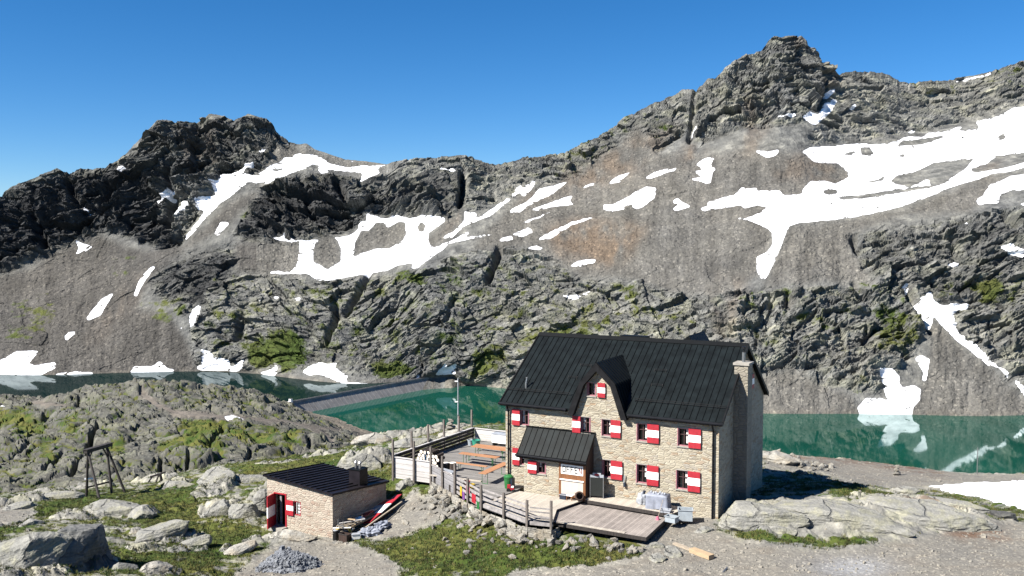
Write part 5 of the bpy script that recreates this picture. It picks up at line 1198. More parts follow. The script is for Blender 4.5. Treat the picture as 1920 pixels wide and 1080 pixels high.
# firewood
rnd = random.Random(4)
lgp = None
for r_, n_ in enumerate((8, 8, 7, 7, 6, 4)):
    for k in range(n_):
        r = .12
        if lgp is None:
            m = MB(); m.tube((0, -.42, 0), (0, .42, 0), .12, n=12, caps=False); lgp = m.build("log", M['bark'])
            m = MB()
            for y, s in ((-.425, -1), (.425, 1)):
                pts = [(.12 * math.cos(2 * math.pi * j / 12), y, .12 * math.sin(2 * math.pi * j / 12)) for j in range(12)]
                m.poly(pts if s < 0 else pts[::-1])
            m.build("cut_end", M['logend'], lgp); o = lgp
        else: o = copy_tree(lgp)
        w = hw(-7.35 + k * .25 + r_ * .125, .85 + rnd.uniform(-.06, .06), -.05 + .12 + r_ * .21)
        o.location = w; o.rotation_euler = (rnd.uniform(-.04, .04), 0, -HTH + rnd.uniform(-.06, .06))
        s = rnd.uniform(.85, 1.05); o.scale = (s, 1, s)
        tag(o, "round firewood log with a pale cut end in the stack behind the front parapet", "log", "stacked firewood logs")
for k, (a, b, lb) in enumerate([(-5.0, .75, "upright chopping log at the right of the firewood stack"), (-4.6, 1.0, "darker chopping log standing behind the other at the firewood stack")]):
    o = empty("chopping_block", hw(a, b, -.05), 0, lb, "log")
    m = MB(); m.tube((0, 0, 0), (0, 0, .55), .27, .24, n=14, caps=False); m.build("trunk", M['bark'], o)
    m = MB(); m.lathe([(.24, .55), (.24, .565)], n=14); m.build("cut_end", M['logend'], o)

# ------------------------------------------------------------------ things at the entrance
o = empty("waste_bin", hw(.75, -1.0, -.08), -HTH, "dark green waste bin at the left front corner of the hut", "bin")
m = MB(); m.lathe([(.24, 0), (.29, .7), (.31, .7), (.31, .78), (.2, .86)], n=14); m.build("body", M['green'], o)
m = MB(); m.box(.24, -.2, .15, .34, .2, .7); m.build("back_panel", M['navy'], o)
o = empty("toy_tractor", hw(1.2, -1.55, -.08), -HTH + .4, "small red and white toy beside the green bin", "toy")
m = MB(); m.box(-.22, -.12, .1, .2, .12, .26); m.box(-.22, -.1, .26, -.02, .1, .42); m.build("body", M['red'], o)
m = MB(); m.box(.02, -.09, .26, .18, .09, .33); m.build("hood", M['white'], o)
for x, y, r in ((-.14, -.15, .12), (-.14, .15, .12), (.14, -.14, .08), (.14, .14, .08)):
    m = MB(); m.tube((x, y - .03, r), (x, y + .03, r), r, n=12); m.build("wheel", M['blackm'], o)
o = empty("plastic_crate", hw(4.75, -1.45, -.1), -HTH, "small dark blue crate on the walkway below the sign", "crate")
m = MB(); m.box(-.2, -.14, 0, .2, .14, .03)
for x0, y0, x1, y1 in ((-.2, -.14, .2, -.11), (-.2, .11, .2, .14), (-.2, -.11, -.17, .11), (.17, -.11, .2, .11)): m.box(x0, y0, .03, x1, y1, .26)
m.build("box", M['navy'], o); m = MB(); m.box(-.22, -.16, .26, .22, -.12, .3); m.box(-.22, .12, .26, .22, .16, .3); m.build("rim", M['sheet'], o)
o = empty("stool", hw(5.2, -1.5, -.1), -HTH, "low white stool in front of the white door panel", "stool")
m = MB(); m.box(-.2, -.13, .27, .2, .13, .31); m.build("seat", M['white'], o)
for x, y in ((-.17, -.1), (.17, -.1), (-.17, .1), (.17, .1)):
    m = MB(); m.box(x - .02, y - .02, 0, x + .02, y + .02, .27); m.build("leg", M['door'], o)
o = empty("wicker_basket", hw(5.75, -1.5, -.1), -HTH, "round brown wicker basket lying on its side by the door post", "basket")
m = MB()
bas = [(.14, 0), (.26, .1), (.29, .3), (.24, .42), (.2, .42), (.22, .3), (.2, .12), (.05, .05)]
m.lathe(bas, n=16); bb = m.build("body", M['wicker'], o); bb.rotation_euler = (1.2, 0, .5); bb.location = (0, .1, .26)
m = MB(); m.tube((-.2, -.1, .5), (.2, -.1, .5), .02, n=6); m.build("handle", M['wicker'], o)
o = empty("menu_board", hw(6.62, -.75, .03), -HTH + .25, "dark menu stand with a pale red-marked header beside the porch", "sign")
m = MB(); m.box(-.42, -.02, .12, .42, .02, 1.25); m.build("blackboard", M['board'], o)
m = MB(); m.box(-.42, -.03, 1.25, .42, .03, 1.42); m.box(-.25, -.03, 1.42, .25, .03, 1.52); m.build("header", M['sheet'], o)
m = MB(); m.lathe([(.09, 0), (.09, .02)], n=14); e_ = m.build("red_emblem", M['red'], o); e_.rotation_euler = (math.pi / 2, 0, 0); e_.location = (0, -.032, 1.42); e_.scale = (1.6, .8, 1)
for x in (-.40, .40):
    m = MB(); m.box(x - .025, -.035, 0, x + .025, .035, 1.25); m.beam((x, .03, 1.0), (x, .42, 0), .03, .03); m.build("leg", M['metal'], o)
o = empty("hanging_brush", hw(8.1, -.1, 1.05), -HTH, "small blue brush hanging beside the ground floor shutter near the porch", "brush")
m = MB(); m.tube((0, 0, -.05), (.05, 0, .4), .035, n=8); m.build("handle", M['blue'], o); m = MB(); m.box(-.02, -.06, -.3, .1, .06, -.05); m.build("bristles", M['navy'], o)

# draped table, sack and basins on the raised deck
def drape(name, sx, sy, h, mat, parent, seed, flare=.18, n=28, rows=9):
    """cloth over a box: flat wrinkled top, folds deepening to the hem"""
    V = []; F = []
    for r in range(rows + 1):
        f = r / rows
        for k in range(n * 2):
            t = 2 * math.pi * k / (n * 2); c, s = math.cos(t), math.sin(t)
            q = max(abs(c) / 1, abs(s) / 1); x, y = c / q, s / q
            fold = 1 + (flare * f) * (.6 + .5 * math.sin(t * 9 + seed) + .3 * math.sin(t * 17 + seed * 2)) * .6
            z = h * (1 - f) + .05 * f * math.sin(t * 4 + seed)
            V.append((x * sx / 2 * fold, y * sy / 2 * fold, z))
    for r in range(rows):
        for k in range(n * 2): F.append((r * n * 2 + k, (r + 1) * n * 2 + k, (r + 1) * n * 2 + (k + 1) % (n * 2), r * n * 2 + (k + 1) % (n * 2)))
    i = len(V); V.append((0, 0, h + .04))
    rings = []
    for k in range(n * 2): F.append((i, k, (k + 1) % (n * 2)))
    me = bpy.data.meshes.new(name); me.from_pydata(V, [], F); me.materials.append(mat)
    me.polygons.foreach_set("use_smooth", [True] * len(F)); me.update()
    o = bpy.data.objects.new(name, me); COL.objects.link(o); o.parent = parent; return o
o = empty("covered_table", hw(10.55, -1.0, .03), -HTH + .08, "table under a grey blue tarpaulin on the pale raised deck", "table")
drape("tarpaulin", 1.25, .75, .82, M['tarp'], o, 1.0)
m = MB(); rr = random.Random(3)
for k in range(9):
    x, y = rr.uniform(-.45, .4), rr.uniform(-.2, .25); m.lathe([(.05, .82), (.07, .86), (.06, .91), (.03, .94)], (x, y, 0), n=8)
m.build("crockery", M['sheet'], o)
def lump(name, parent, s, mat, seed, sub=4, amp=.22, flat=.0):
    import bmesh
    bm = bmesh.new(); bmesh.ops.create_icosphere(bm, subdivisions=sub, radius=1)
    P_ = np.array([v.co[:] for v in bm.verts])
    d = 1 + amp * (gn(P_[:, 0] * 1.7 + seed, P_[:, 1] * 1.7) + gn(P_[:, 1] * 1.7 + 9, P_[:, 2] * 1.7 + seed)) + amp * .5 * (gn(P_[:, 0] * 4 + seed, P_[:, 2] * 4) + gn(P_[:, 1] * 4, P_[:, 2] * 4 + seed))
    Q = P_ * d[:, None] * np.array(s)
    Q[:, 2] = np.maximum(Q[:, 2], -s[2] * .6) + s[2] * .6
    for v, q in zip(bm.verts, Q): v.co = q
    me = bpy.data.meshes.new(name); bm.to_mesh(me); bm.free(); me.materials.append(mat)
    me.polygons.foreach_set("use_smooth", [True] * len(me.polygons))
    o = bpy.data.objects.new(name, me); COL.objects.link(o)
    if parent: o.parent = parent
    return o
o = empty("plastic_sack", hw(9.45, -.65, .03), -HTH, "pale plastic sack standing left of the covered table", "sack")
lump("sack", o, (.30, .25, .45), M['sheet'], 2.2); m = MB(); m.tube((.1, 0, .62), (.16, .02, .8), .05, .09, n=10); m.build("tied_neck", M['navy'], o)
def tub(label, a, b, z, sx, sy, h, rot, mt):
    o = empty("wash_tub", hw(a, b, z), -HTH + rot, label, "tub")
    m = MB(); t = .04
    for (x0, x1, y0, y1) in ((-sx, sx, -sy, -sy + t), (-sx, sx, sy - t, sy), (-sx, -sx + t, -sy + t, sy - t), (sx - t, sx, -sy + t, sy - t)): m.box(x0, y0, 0, x1, y1, h)
    m.box(-sx + t, -sy + t, 0, sx - t, sy - t, .05); m.build("tub", M[mt], o)
    m = MB(); m.box(-sx - .04, -sy - .04, h, sx + .04, -sy + .03, h + .03); m.box(-sx - .04, sy - .03, h, sx + .04, sy + .04, h + .03); m.box(-sx - .04, -sy + .03, h, -sx + .03, sy - .03, h + .03); m.box(sx - .03, -sy + .03, h, sx + .04, sy - .03, h + .03); m.build("rim", M[mt], o)
    return o
tub("larger pale blue grey tub on the gravel past the raised deck", 12.25, -1.2, -.35, .4, .32, .6, .3, 'blue')
tub("smaller pale blue grey tub below the covered table", 11.75, -2.1, -.3, .32, .22, .3, -.2, 'blue')
tub("shallow pale tub at the right end of the raised deck", 11.2, -1.55, .03, .28, .2, .14, .1, 'sheet')
o = empty("broom", hw(10.95, -2.2, -.27), -HTH, "broom with pink head leaning at the edge of the raised deck", "broom")
m = MB(); m.tube((0, 0, .05), (.12, .55, 1.0), .014, n=6); m.build("handle", M['oldplank'], o); m = MB(); m.lathe([(.13, 0), (.06, .18), (.02, .2)], n=8); m.build("head", M['pink'], o)
# ------------------------------------------------------------------ rocks
import bmesh
def n3(Pn, s, seed):
    return (gn(Pn[:, 0] * s + seed, Pn[:, 1] * s + 3.1) + gn(Pn[:, 1] * s + 7.7, Pn[:, 2] * s + seed) + gn(Pn[:, 2] * s + seed * 1.3, Pn[:, 0] * s + 5.5)) / 1.7
def rock_mesh(name, seed, sub=4, cuts=16, mat='rock', lo_=.62, hi_=1.0, rough=.05, squash=(1, 1, 1)):
    """an angular boulder: a ball cut by random planes, then worn and pitted"""
    r = np.random.RandomState(seed)
    bm = bmesh.new(); bmesh.ops.create_icosphere(bm, subdivisions=sub, radius=1)
    D_ = np.array([v.co[:] for v in bm.verts])
    N_ = r.normal(size=(cuts, 3)); N_ /= np.linalg.norm(N_, axis=1)[:, None]
    C_ = r.uniform(lo_, hi_, cuts)
    dots = D_ @ N_.T
    rad = np.min(np.where(dots > .05, C_ / np.maximum(dots, .05), 1.15), axis=1)
    rad = np.minimum(rad, 1.15)
    Q = D_ * rad[:, None]
    Q = Q * (1 + rough * 1.6 * n3(Q, 1.6, seed) + rough * n3(Q, 4.5, seed + 3) + rough * .5 * n3(Q, 11, seed + 5))[:, None]
    Q = Q * np.array(squash)
    for v, q in zip(bm.verts, Q): v.co = q
    me = bpy.data.meshes.new(name); bm.to_mesh(me); bm.free(); me.materials.append(M[mat])
    return me
def rock(name, label, cat, w, scale, rotz, mesh, tilt=(0, 0), group=None, sink=.25, baked=False):
    o = bpy.data.objects.new(name, mesh); COL.objects.link(o)
    o.location = (w[0], w[1], w[2] + scale[2] * (1 - 2 * sink) * .5 - scale[2] * .25); o.scale = (1, 1, 1) if baked else scale; o.rotation_euler = (tilt[0], tilt[1], rotz)
    return tag(o, label, cat, group)
OUT = [ # px, py(foot), half width, half depth, half height, turn, seed, material, label
 (62,1062,2.5,1.5,1.5,.5,1,'rock',"broad pale slab of bedrock rising to the dark boulder at the lower left", (0,-.35)),
 (142,1060,2.1,1.6,2.5,.9,52,'rockm',"big dark topped boulder at the lower left with its right face in shade", (0,.1)),
 (210,968,2.0,1.2,.95,-.1,3,'rock',"flat topped pale outcrop below the timber trestle", (0,.05)),
 (268,972,1.4,1.0,.75,-.4,4,'rock',"shaded broken outcrop right of the flat topped rock below the trestle", (0,.1)),
 (682,884,1.95,1.2,1.55,.1,5,'rock',"big rounded boulder behind the shed chimney", (0,0)),
 (412,968,1.25,.9,1.15,.2,6,'rock',"pale cracked outcrop farthest from the shed at the foot of the grass slope", (0,.1)),
 (462,972,1.3,.9,1.15,-.1,7,'rock',"greenish lichened outcrop block left of the shed door", (.1,0)),
 (492,960,.9,.8,1.2,.3,8,'rock',"narrow upright outcrop block touching the left corner of the shed", (0,0)),
 (408,905,1.5,1.6,1.0,-.3,9,'rock',"grey sloping slab above the cracked outcrop behind the shed", (.2,.1)),
 (470,905,1.5,1.0,.5,.2,10,'rock',"low flat rock in the grass just behind the shed", (.05,0)),
 (545,1016,1.9,.55,.5,-.12,11,'rockw',"long bleached ledge below the front wall of the shed", (0,0)),
 (448,1045,.62,1.2,.5,-.75,12,'rockw',"pale tongue of rock curving down left of the gravel heap", (.25,0)),
 (300,1012,1.9,1.1,.75,.55,13,'rock',"large striped slab in the turf right of the dark boulder", (.1,-.2)),
 (362,1025,1.0,.6,.5,.5,14,'rock',"small pale slab just right of the striped slab", (.1,-.2)),
 (1425,985,3.0,1.3,.95,-.2,15,'rock',"rounded end of the pale rock slab by the right corner of the hut", (.1,.06)),
 (1560,985,4.3,1.6,.95,-.28,16,'rock',"middle of the long pale slab right of the hut", (.12,.03)),
 (1735,985,4.6,1.9,.9,-.36,17,'rock',"grey far right end of the long slab beside the snow patch", (.12,.06)),
 (1458,1003,1.35,.6,.5,-.2,18,'rock',"low rounded boulder in front of the slab by the hut corner", (.05,0)),
 (1780,950,3.3,.9,.55,-.42,19,'rock',"smooth grey whaleback rock bordering the snow patch", (.1,.05)),
 (1878,972,1.0,.5,.35,-.5,20,'rockd',"small dark block at the lower edge of the snow patch", (0,.1)),
 (705,832,2.2,1.1,.9,.1,21,'rockw',"pale smooth rock at the edge above the green lake", (0,.05)),
 (770,838,2.3,1.1,.75,.25,22,'rock',"mossy grey rock behind the windbreak wall", (0,0)),
 (848,818,1.6,1.0,.75,.1,23,'rockw',"pale ledge at the foot of the radio mast", (0,0)),
 (772,912,.75,.6,.6,.2,24,'rock',"boulder split by a crack below the front parapet", (0,.1)),
 (755,918,.5,.45,.45,.6,25,'rock',"smaller half of the cracked boulder below the front parapet", (0,.1)),
 (330,912,1.5,.7,.5,0,26,'rock',"flat lichened rock under the dark sawhorse", (0,0)),
 (255,1000,.45,.4,.35,.2,27,'rockw',"pale knee high stone on the shaded side of the dark boulder", (0,0)),
 (1320,1000,.5,.35,.25,.2,28,'rock',"flat stone on the gravel near the downpipe of the right hut corner", (0,0)),
 (1262,1045,.62,.45,.38,.5,29,'rock',"tilted grey block below the plank platform corner", (.2,.3)),
 (1235,1055,.5,.4,.35,.3,30,'rock',"squat stone beside the tilted grey block", (0,.1)),
 (1225,1028,.55,.3,.22,-.1,31,'rock',"low flat stone tucked under the platform corner", (0,0)),
 (865,990,.32,.24,.2,.1,32,'rockw',"lone pale flat stone on the grass bank left of the fence", (0,0)),
 (940,990,.42,.3,.5,.6,33,'rockw',"large pointed white stone below the rail fence", (.2,.4)),
 (893,968,.55,.4,.5,.2,34,'rockw',"squared pale block at the bend of the fence", (0,.1)),
 (1362,952,.45,.3,.25,.2,35,'rockw',"small pale rock at the foot of the shaded gable", (0,0)),
 (1700,923,.8,.35,.3,-.4,36,'rock',"thin slab in the turf above the long slab", (0,.1)),
 (500,990,.4,.3,.18,.2,37,'rockw',"pale stone beside the shed door step", (0,0)),
 (60,985,.9,.5,.35,.5,38,'rock',"flat grey rock in the turf left of the dark boulder", (0,0)),
 (40,955,1.5,.7,.5,.5,39,'rock',"grey rib of rock above the path at the left edge", (0,0)),
 (100,935,1.9,.8,.55,.3,40,'rock',"grey slabby outcrop left of the trestle", (0,0)),
 (300,1070,.9,.5,.45,.5,41,'rockw',"pale block at the bottom edge right of the big slab", (0,0)),
 (230,1068,.7,.5,.4,.2,42,'rock',"lichened stone at the bottom edge beside the dark boulder", (0,0)),
 (1455,868,2.0,1.1,.8,-.5,43,'rockw',"heap of pale broken rock behind the back of the hut", (0,0)),
]
for (px_, py_, a, b, h, r_, sd, mt, lb, tl) in OUT:
    w = hit(px_, py_)
    w = w + Vector((w.x, w.y, 0)).normalized() * b * .8
    w.z = min(w.z, gz(w.x, w.y))
    big = a > 1.1
    me = rock_mesh("outcrop_rock", 300 + sd, 5 if big else 4, 26 if big else 15, mt, .62, 1.0, .045, (a, b, h))
    rock("outcrop" if a > .85 else "boulder", lb, "outcrop" if a > .85 else "boulder", w, (a, b, h), r_, me, tl, baked=True)
# rubble banked against the walkway and the fences
protos = [rock_mesh("rubble_stone", 700 + k, 3, 10, 'rubble' if k % 3 else 'rubble2', .48, .85, .025) for k in range(8)]
rnd = random.Random(11)
EDGE = [(-4.8,-.9),(-3.2,-2.3),(-1.6,-3.3),(.2,-4.5),(1.6,-5.2),(3.2,-5.9),(4.8,-6.6),(6.4,-6.5),(8.2,-5.9),(10,-6.0),(11.6,-6.1)]
cnt = 0
for k in range(170):
    t = rnd.random() * (len(EDGE) - 1); i = int(t); f = t - i
    a = EDGE[i][0] + (EDGE[i+1][0] - EDGE[i][0]) * f; b = EDGE[i][1] + (EDGE[i+1][1] - EDGE[i][1]) * f
    off = abs(rnd.gauss(0, .5 if k < 110 else 1.5)); b -= off; a -= off * .6
    w = hw(a, b); z = gz(w.x, w.y)
    s = rnd.uniform(.10, .27) * (1.25 if off < .4 else .9)
    o = bpy.data.objects.new("rubble_stone", protos[rnd.randrange(8)]); COL.objects.link(o)
    lift = max(0, .28 - off * .5) if b > -6 else 0
    o.location = (w.x, w.y, z + s * .25 + lift); o.scale = (s * rnd.uniform(.9, 1.5), s * rnd.uniform(.7, 1.1), s * rnd.uniform(.6, 1)); o.rotation_euler = (rnd.uniform(-.5, .5), rnd.uniform(-.5, .5), rnd.uniform(0, 6.3))
    tag(o, "angular pale rubble stone banked below the fences and plank platform", "stone", "rubble below the fences and platform"); cnt += 1
for k in range(45):
    px_, py_ = rnd.choice([(rnd.uniform(1436, 1510), rnd.uniform(850, 872)), (rnd.uniform(1500, 1560), rnd.uniform(868, 890))])
    w = hit(px_, py_, 55, 120); s = rnd.uniform(.14, .34)
    o = bpy.data.objects.new("rubble_stone", protos[rnd.randrange(8)]); COL.objects.link(o)
    o.location = (w.x, w.y, w.z + s * .3); o.scale = (s * 1.2, s, s * .8); o.rotation_euler = (rnd.uniform(-.5, .5), rnd.uniform(-.5, .5), rnd.uniform(0, 6.3))
    tag(o, "pale broken stone spilling from the back of the hut to the gravel road", "stone", "broken stones behind the hut")
# uncountable small stones and turf tufts, one mesh each
def pebble(V, F, x, y, z, r, size):
    i = len(V); s = size * math.exp(r.gauss(0, .5)); h = s * r.uniform(.4, .8); a0 = r.uniform(0, 6.3); n = 5
    for k in range(n):
        a = a0 + 6.283 * k / n + r.uniform(-.3, .3); q = s * r.uniform(.7, 1.2); V.append((x + q * math.cos(a), y + q * math.sin(a), z - .02))
    for k in range(n):
        a = a0 + 6.283 * k / n + r.uniform(-.3, .3); q = s * r.uniform(.4, .75); V.append((x + q * math.cos(a), y + q * math.sin(a), z + h * r.uniform(.75, 1.15)))
    for k in range(n): F.append((i + k, i + (k + 1) % n, i + n + (k + 1) % n, i + n + k))
    F.append(tuple(i + n + k for k in range(n)))
def spots(n, seed, gravel):
    r = np.random.RandomState(seed)
    y = 1 / (1 / 43 + (1 / 92 - 1 / 43) * r.rand(n)); x = (r.uniform(-60, 1990, n) - 960) / FPX * y
    a, b = to_hut(x, y)
    bad = ((a > -.4) & (a < 14.3) & (b > -.4) & (b < 11.2)) | ((a > -8.8) & (a < 0) & (b > -.4) & (b < 10.4)) | ((a > .4) & (a < 11.7) & (b > -5.6) & (b < 0)) | ((a > -13.4) & (a < -7.8) & (b > -7.7) & (b < -1.8)) | ((a > -5.5) & (a < 1) & (b > -.3 - (a + 5.5) * .67) & (b < 0))
    px_, py_ = _pp(x, y); g = _nearG.at(px_, py_); t = _nearA.at(px_, py_) + .3 * fbm(x / 1.8, y / 1.1, 4, 108); u = r.rand(n)
    keep = (u < .06 + .5 * g) if gravel else ((g < .3) & (u < np.clip(t - .42, 0, 1) * 4))
    keep &= ~bad
    return x[keep], y[keep]
def scatter(name, label, n, gravel, size, mat, seed, shape):
    r = random.Random(seed); V = []; F = []
    X, Y = spots(n, seed, gravel); Z = H(X, Y)
    for x, y, z in zip(X.tolist(), Y.tolist(), Z.tolist()): shape(V, F, x, y, z, r, size)
    me = bpy.data.meshes.new(name); me.from_pydata(V, [], F); me.materials.append(mat)
    o = bpy.data.objects.new(name, me); COL.objects.link(o); return tag(o, label, kind='stuff')
def tuft(V, F, x, y, z, r, size):
    for _ in range(9):
        i = len(V); a = r.uniform(0, 6.283); q = r.uniform(0, .16); bx, by = x + q * math.cos(a), y + q * math.sin(a)
        h = size * r.uniform(.5, 1.4); w_ = r.uniform(.012, .03); t = r.uniform(0, 6.283); lx, ly = r.uniform(-.7, .7) * h, r.uniform(-.7, .7) * h
        V.append((bx - w_ * math.cos(t), by - w_ * math.sin(t), z - .03)); V.append((bx + w_ * math.cos(t), by + w_ * math.sin(t), z - .03)); V.append((bx + lx, by + ly, z + h))
        F.append((i, i + 1, i + 2))
M['grass1'] = simple("turf_green", (.055, .078, .016), .9, .5, .6); M['grass2'] = simple("turf_straw", (.15, .12, .04), .9, .4, .6)
M['pebble'] = boulder_mat("pebble_stone", (.36, .34, .30), (.42, .38, .31), 4.0)
scatter("loose_stones", "scattered loose stones over the gravel and turf round the hut", 26000, True, .043, M['pebble'], 5, pebble)
M['grass1'] = simple("turf_green", (.060, .104, .014), .9, .5, .6); M['grass2'] = simple("turf_straw", (.17, .160, .040), .9, .4, .6)
scatter("grass_tufts", "short alpine turf growing between the rocks", 46000, False, .10, M['grass1'], 6, tuft)
scatter("dry_grass", "dry yellow grass among the turf", 22000, False, .12, M['grass2'], 7, tuft)

# ------------------------------------------------------------------ crushed stone heap
w = hit(545, 1062); hp = empty("stone_heap", w, .2, "grey heap of crushed stone at the edge of the track", "heap")
n = 60; V = []; F = []
for j in range(n):
    for i in range(n):
        x = (i / (n - 1) - .5) * 4.6; y = (j / (n - 1) - .5) * 3.2
        q = 1 - math.hypot(x / 2.1, y / 1.4) + .12 * float(gn(np.array([x * 1.4]), np.array([y * 1.4]), 3)[0])
        V.append((x, y, (min(1, max(0, q * 1.7)) ** .8) * .75 * (1.25 - .3 * abs(x + .4)) * min(1, max(0, q * 6)) + min(0, q) * 1.6 + .05 * float(gn(np.array([x * 9]), np.array([y * 9]), 5)[0]) - .12))
for j in range(n - 1):
    for i in range(n - 1): F.append((j * n + i, j * n + i + 1, (j + 1) * n + i + 1, (j + 1) * n + i))
me = bpy.data.meshes.new("heap_core"); me.from_pydata(V, [], F); me.materials.append(M['grav']); o = bpy.data.objects.new("heap_core", me); COL.objects.link(o); o.parent = hp
V2 = []; F2 = []; rr = random.Random(8)
for k in range(2600):
    v = V[rr.randrange(len(V))]
    if v[2] > -.06: pebble(V2, F2, v[0] + rr.uniform(-.04, .04), v[1] + rr.uniform(-.04, .04), v[2], rr, .05)
me = bpy.data.meshes.new("crushed_stones"); me.from_pydata(V2, [], F2); me.materials.append(M['grav']); o = bpy.data.objects.new("crushed_stones", me); COL.objects.link(o); o.parent = hp; o['kind'] = 'stuff'

# ------------------------------------------------------------------ timber trestle, sawhorse, mast, poles, cairns
f1 = hit(162, 931); f2 = hit(187, 934); f3 = hit(210, 925); f4 = hit(236, 923)
ctr = (f1 + f2 + f3 + f4) / 4; tr = empty("timber_trestle", ctr, 0, "tall dark timber A-frame trestle standing on the grass at the left", "trestle")
def at_d(px_, py_, D_): return Vector(P(px_, py_, D_)) - ctr
t1 = at_d(165, 847, (f1.y + f2.y) / 2 + .3); t2 = at_d(200, 837, (f3.y + f4.y) / 2 + .3)
for f, t in ((f1, t1), (f2, t1), (f3, t2), (f4, t2)):
    m = MB(); m.tube(f - ctr - Vector((0, 0, .2)), t, .105, .085, n=9); m.build("leg", M['darkwood'], tr)
ax = (t2 - t1).normalized()
m = MB(); m.beam(t1 - ax * .35 + Vector((0, 0, .05)), t2 + ax * .6 + Vector((0, 0, .05)), .3, .24); m.build("top_beam", M['darkwood'], tr)
m = MB(); m.beam(t1 - ax * .4 + Vector((0, 0, .2)), t2 + ax * .65 + Vector((0, 0, .2)), .42, .05); m.build("beam_cover", M['darkwood'], tr)
p1 = (f1 - ctr).lerp(t1, .2); p3 = (f3 - ctr).lerp(t2, .25)
m = MB(); m.tube(p1 - ax * .15, p3 + ax * .25, .075, n=8); m.build("cross_rail", M['darkwood'], tr)
for a_, b_ in ((t1 + ax * .55, (f1 - ctr).lerp(t1, .78)), (t2 - ax * .55, (f3 - ctr).lerp(t2, .76))):
    m = MB(); m.beam(a_, b_, .1, .1); m.build("brace", M['darkwood'], tr)
m = MB(); q = (f1 - ctr).lerp(t1, .4); m.beam(q + Vector((-.15, -.1, 0)), q + Vector((.6, .05, .02)), .06, .12); m.build("white_board", M['white'], tr)
w = hit(293, 906); w.z += .12
sh = empty("sawhorse", w, .1, "low dark wooden sawhorse on the flat rock beyond the trestle", "sawhorse")
m = MB(); m.beam((-.5, 0, .42), (.75, .1, .78), .16, .14); m.build("top_beam", M['darkwood'], sh)
for a_, b_ in (((-.3, 0, .46), (-.62, -.12, 0)), ((.2, .05, .6), (.02, -.2, 0)), ((.3, .05, .62), (.45, -.2, 0)), ((.35, .1, .62), (.4, .35, 0))):
    m = MB(); m.beam(a_, b_, .11, .1); m.build("leg", M['darkwood'], sh)
w = hit(859, 803, 60, 110)
ms = empty("radio_mast", w, 0, "slender pale mast with small fittings beyond the windbreak", "mast")
hh = (803 - 708) / FPX * w.y
m = MB(); m.tube((0, 0, -.2), (0, 0, hh * .5), .06); m.tube((0, 0, hh * .5), (0, 0, hh), .045); m.build("pole", M['sheet'], ms)
for f in (.52, .93):
    m = MB(); m.box(-.3, -.05, hh * f, 0, .05, hh * f + .1); m.build("side_arm", M['white'], ms)
m = MB(); m.lathe([(.08, hh * .22), (.08, hh * .22 + .25)], n=10); m.build("collar", M['metal'], ms)
w = hit(845, 806, 60, 110)
bc = empty("stone_cairn", w, .2, "blocky stone cairn on the ledge near the mast", "cairn")
for k, (s, z) in enumerate(((.36, .2), (.30, .55), (.26, .85))):
    o = bpy.data.objects.new("cairn_stone", protos[1 + k % 2]); COL.objects.link(o); o.parent = bc; o.location = (0, 0, z); o.scale = (s * 1.2, s, s * .75); o.rotation_euler = (0, 0, k)
for k, (px_, py_, tp) in enumerate(((1505, 851, 793), (1612, 859, 808), (1705, 870, 822), (1832, 890, 838))):
    w = hit(px_, py_, 60, 110); o = empty("snow_pole", w, 0, ["thin grey marker pole nearest the hut on the rim above the lake", "second thin marker pole from the hut, above the middle of the lake", "third thin marker pole from the hut, left of the snow reflection", "thin marker pole farthest right at the end of the red-brown bank"][k], "pole", "marker poles along the rim")
    h_ = (py_ - tp) / FPX * w.y
    m = MB(); m.tube((0, 0, -.3), (0, 0, h_), .042, .035, n=8); m.build("pole", M['metal'], o)
w = hit(1681, 891, 60, 120); o = empty("painted_cairn", w, 0, "little waymark cairn of pale stones on the gravel road", "cairn")
for k, (s, z, mt) in enumerate(((.30, .16, 1), (.22, .46, 2), (.19, .72, 4))):
    c = bpy.data.objects.new("cairn_stone", protos[mt]); COL.objects.link(c); c.parent = o; c.location = (.04 * k, 0, z); c.scale = (s * 1.1, s, s * .9); c.rotation_euler = (0, .2, k * 1.3)

# ------------------------------------------------------------------ what lies along the shaded side of the shed
def shed_at(x, y, z=None):
    w = hw(-13.2 + x, -7.5 + y, 0); w.z = gz(w.x, w.y) if z is None else z; return w
def ramp_z(y): return gz(*shed_at(6.2, y, 0).xy)
def plank(label, x0, y0, x1, y1, w_, t_, lift, mt, name="plank", cat="plank"):
    a = shed_at(x0, y0); b = shed_at(x1, y1); a.z += lift; b.z += lift
    o = empty(name, a, 0, label, cat); d = b - a
    m = MB(); m.beam((0, 0, 0), d, w_, t_); m.build("board", M[mt], o); return o
for k, (lb, lift, dx) in enumerate((("red and white striped board in full sun on the shed's shaded side", .34, 1.15), ("red board lying in shadow against the shed wall", .6, .5))):
    a = shed_at(SW_ + dx, 1.9 + .2 * k); b = shed_at(SW_ + dx - .0, 5.3); a.z += lift + .1; b.z += lift + .25
    o = empty("striped_board", a, 0, lb, "board"); d = b - a; u = d.normalized(); s_ = Vector((HE.x, HE.y, .25)).normalized()
    m, mw_ = MB(), MB()
    p0 = -s_ * .28
    tri(m, mw_, p0, s_, u, .56, d.length, .025); oo = m.build("board", M['red'], o)
    mw_.build("white_band", M['white' if k == 0 else 'blue'], oo)  # shadowed board's white band is bluer: shade put into its colour
plank("bleached pole lying along the outer side of the shed's scrap heap", SW_ + 1.5, .6, SW_ + 1.7, 4.9, .09, .07, .28, 'oldplank', "pole", "pole")
plank("pale plank with a yellowish end on the shed's scrap heap", SW_ + .95, .4, SW_ + 1.2, 3.4, .14, .05, .5, 'timber')
plank("long grey plank propped close to the shaded shed wall", SW_ + .35, .2, SW_ + .5, 3.6, .16, .05, .62, 'grey')
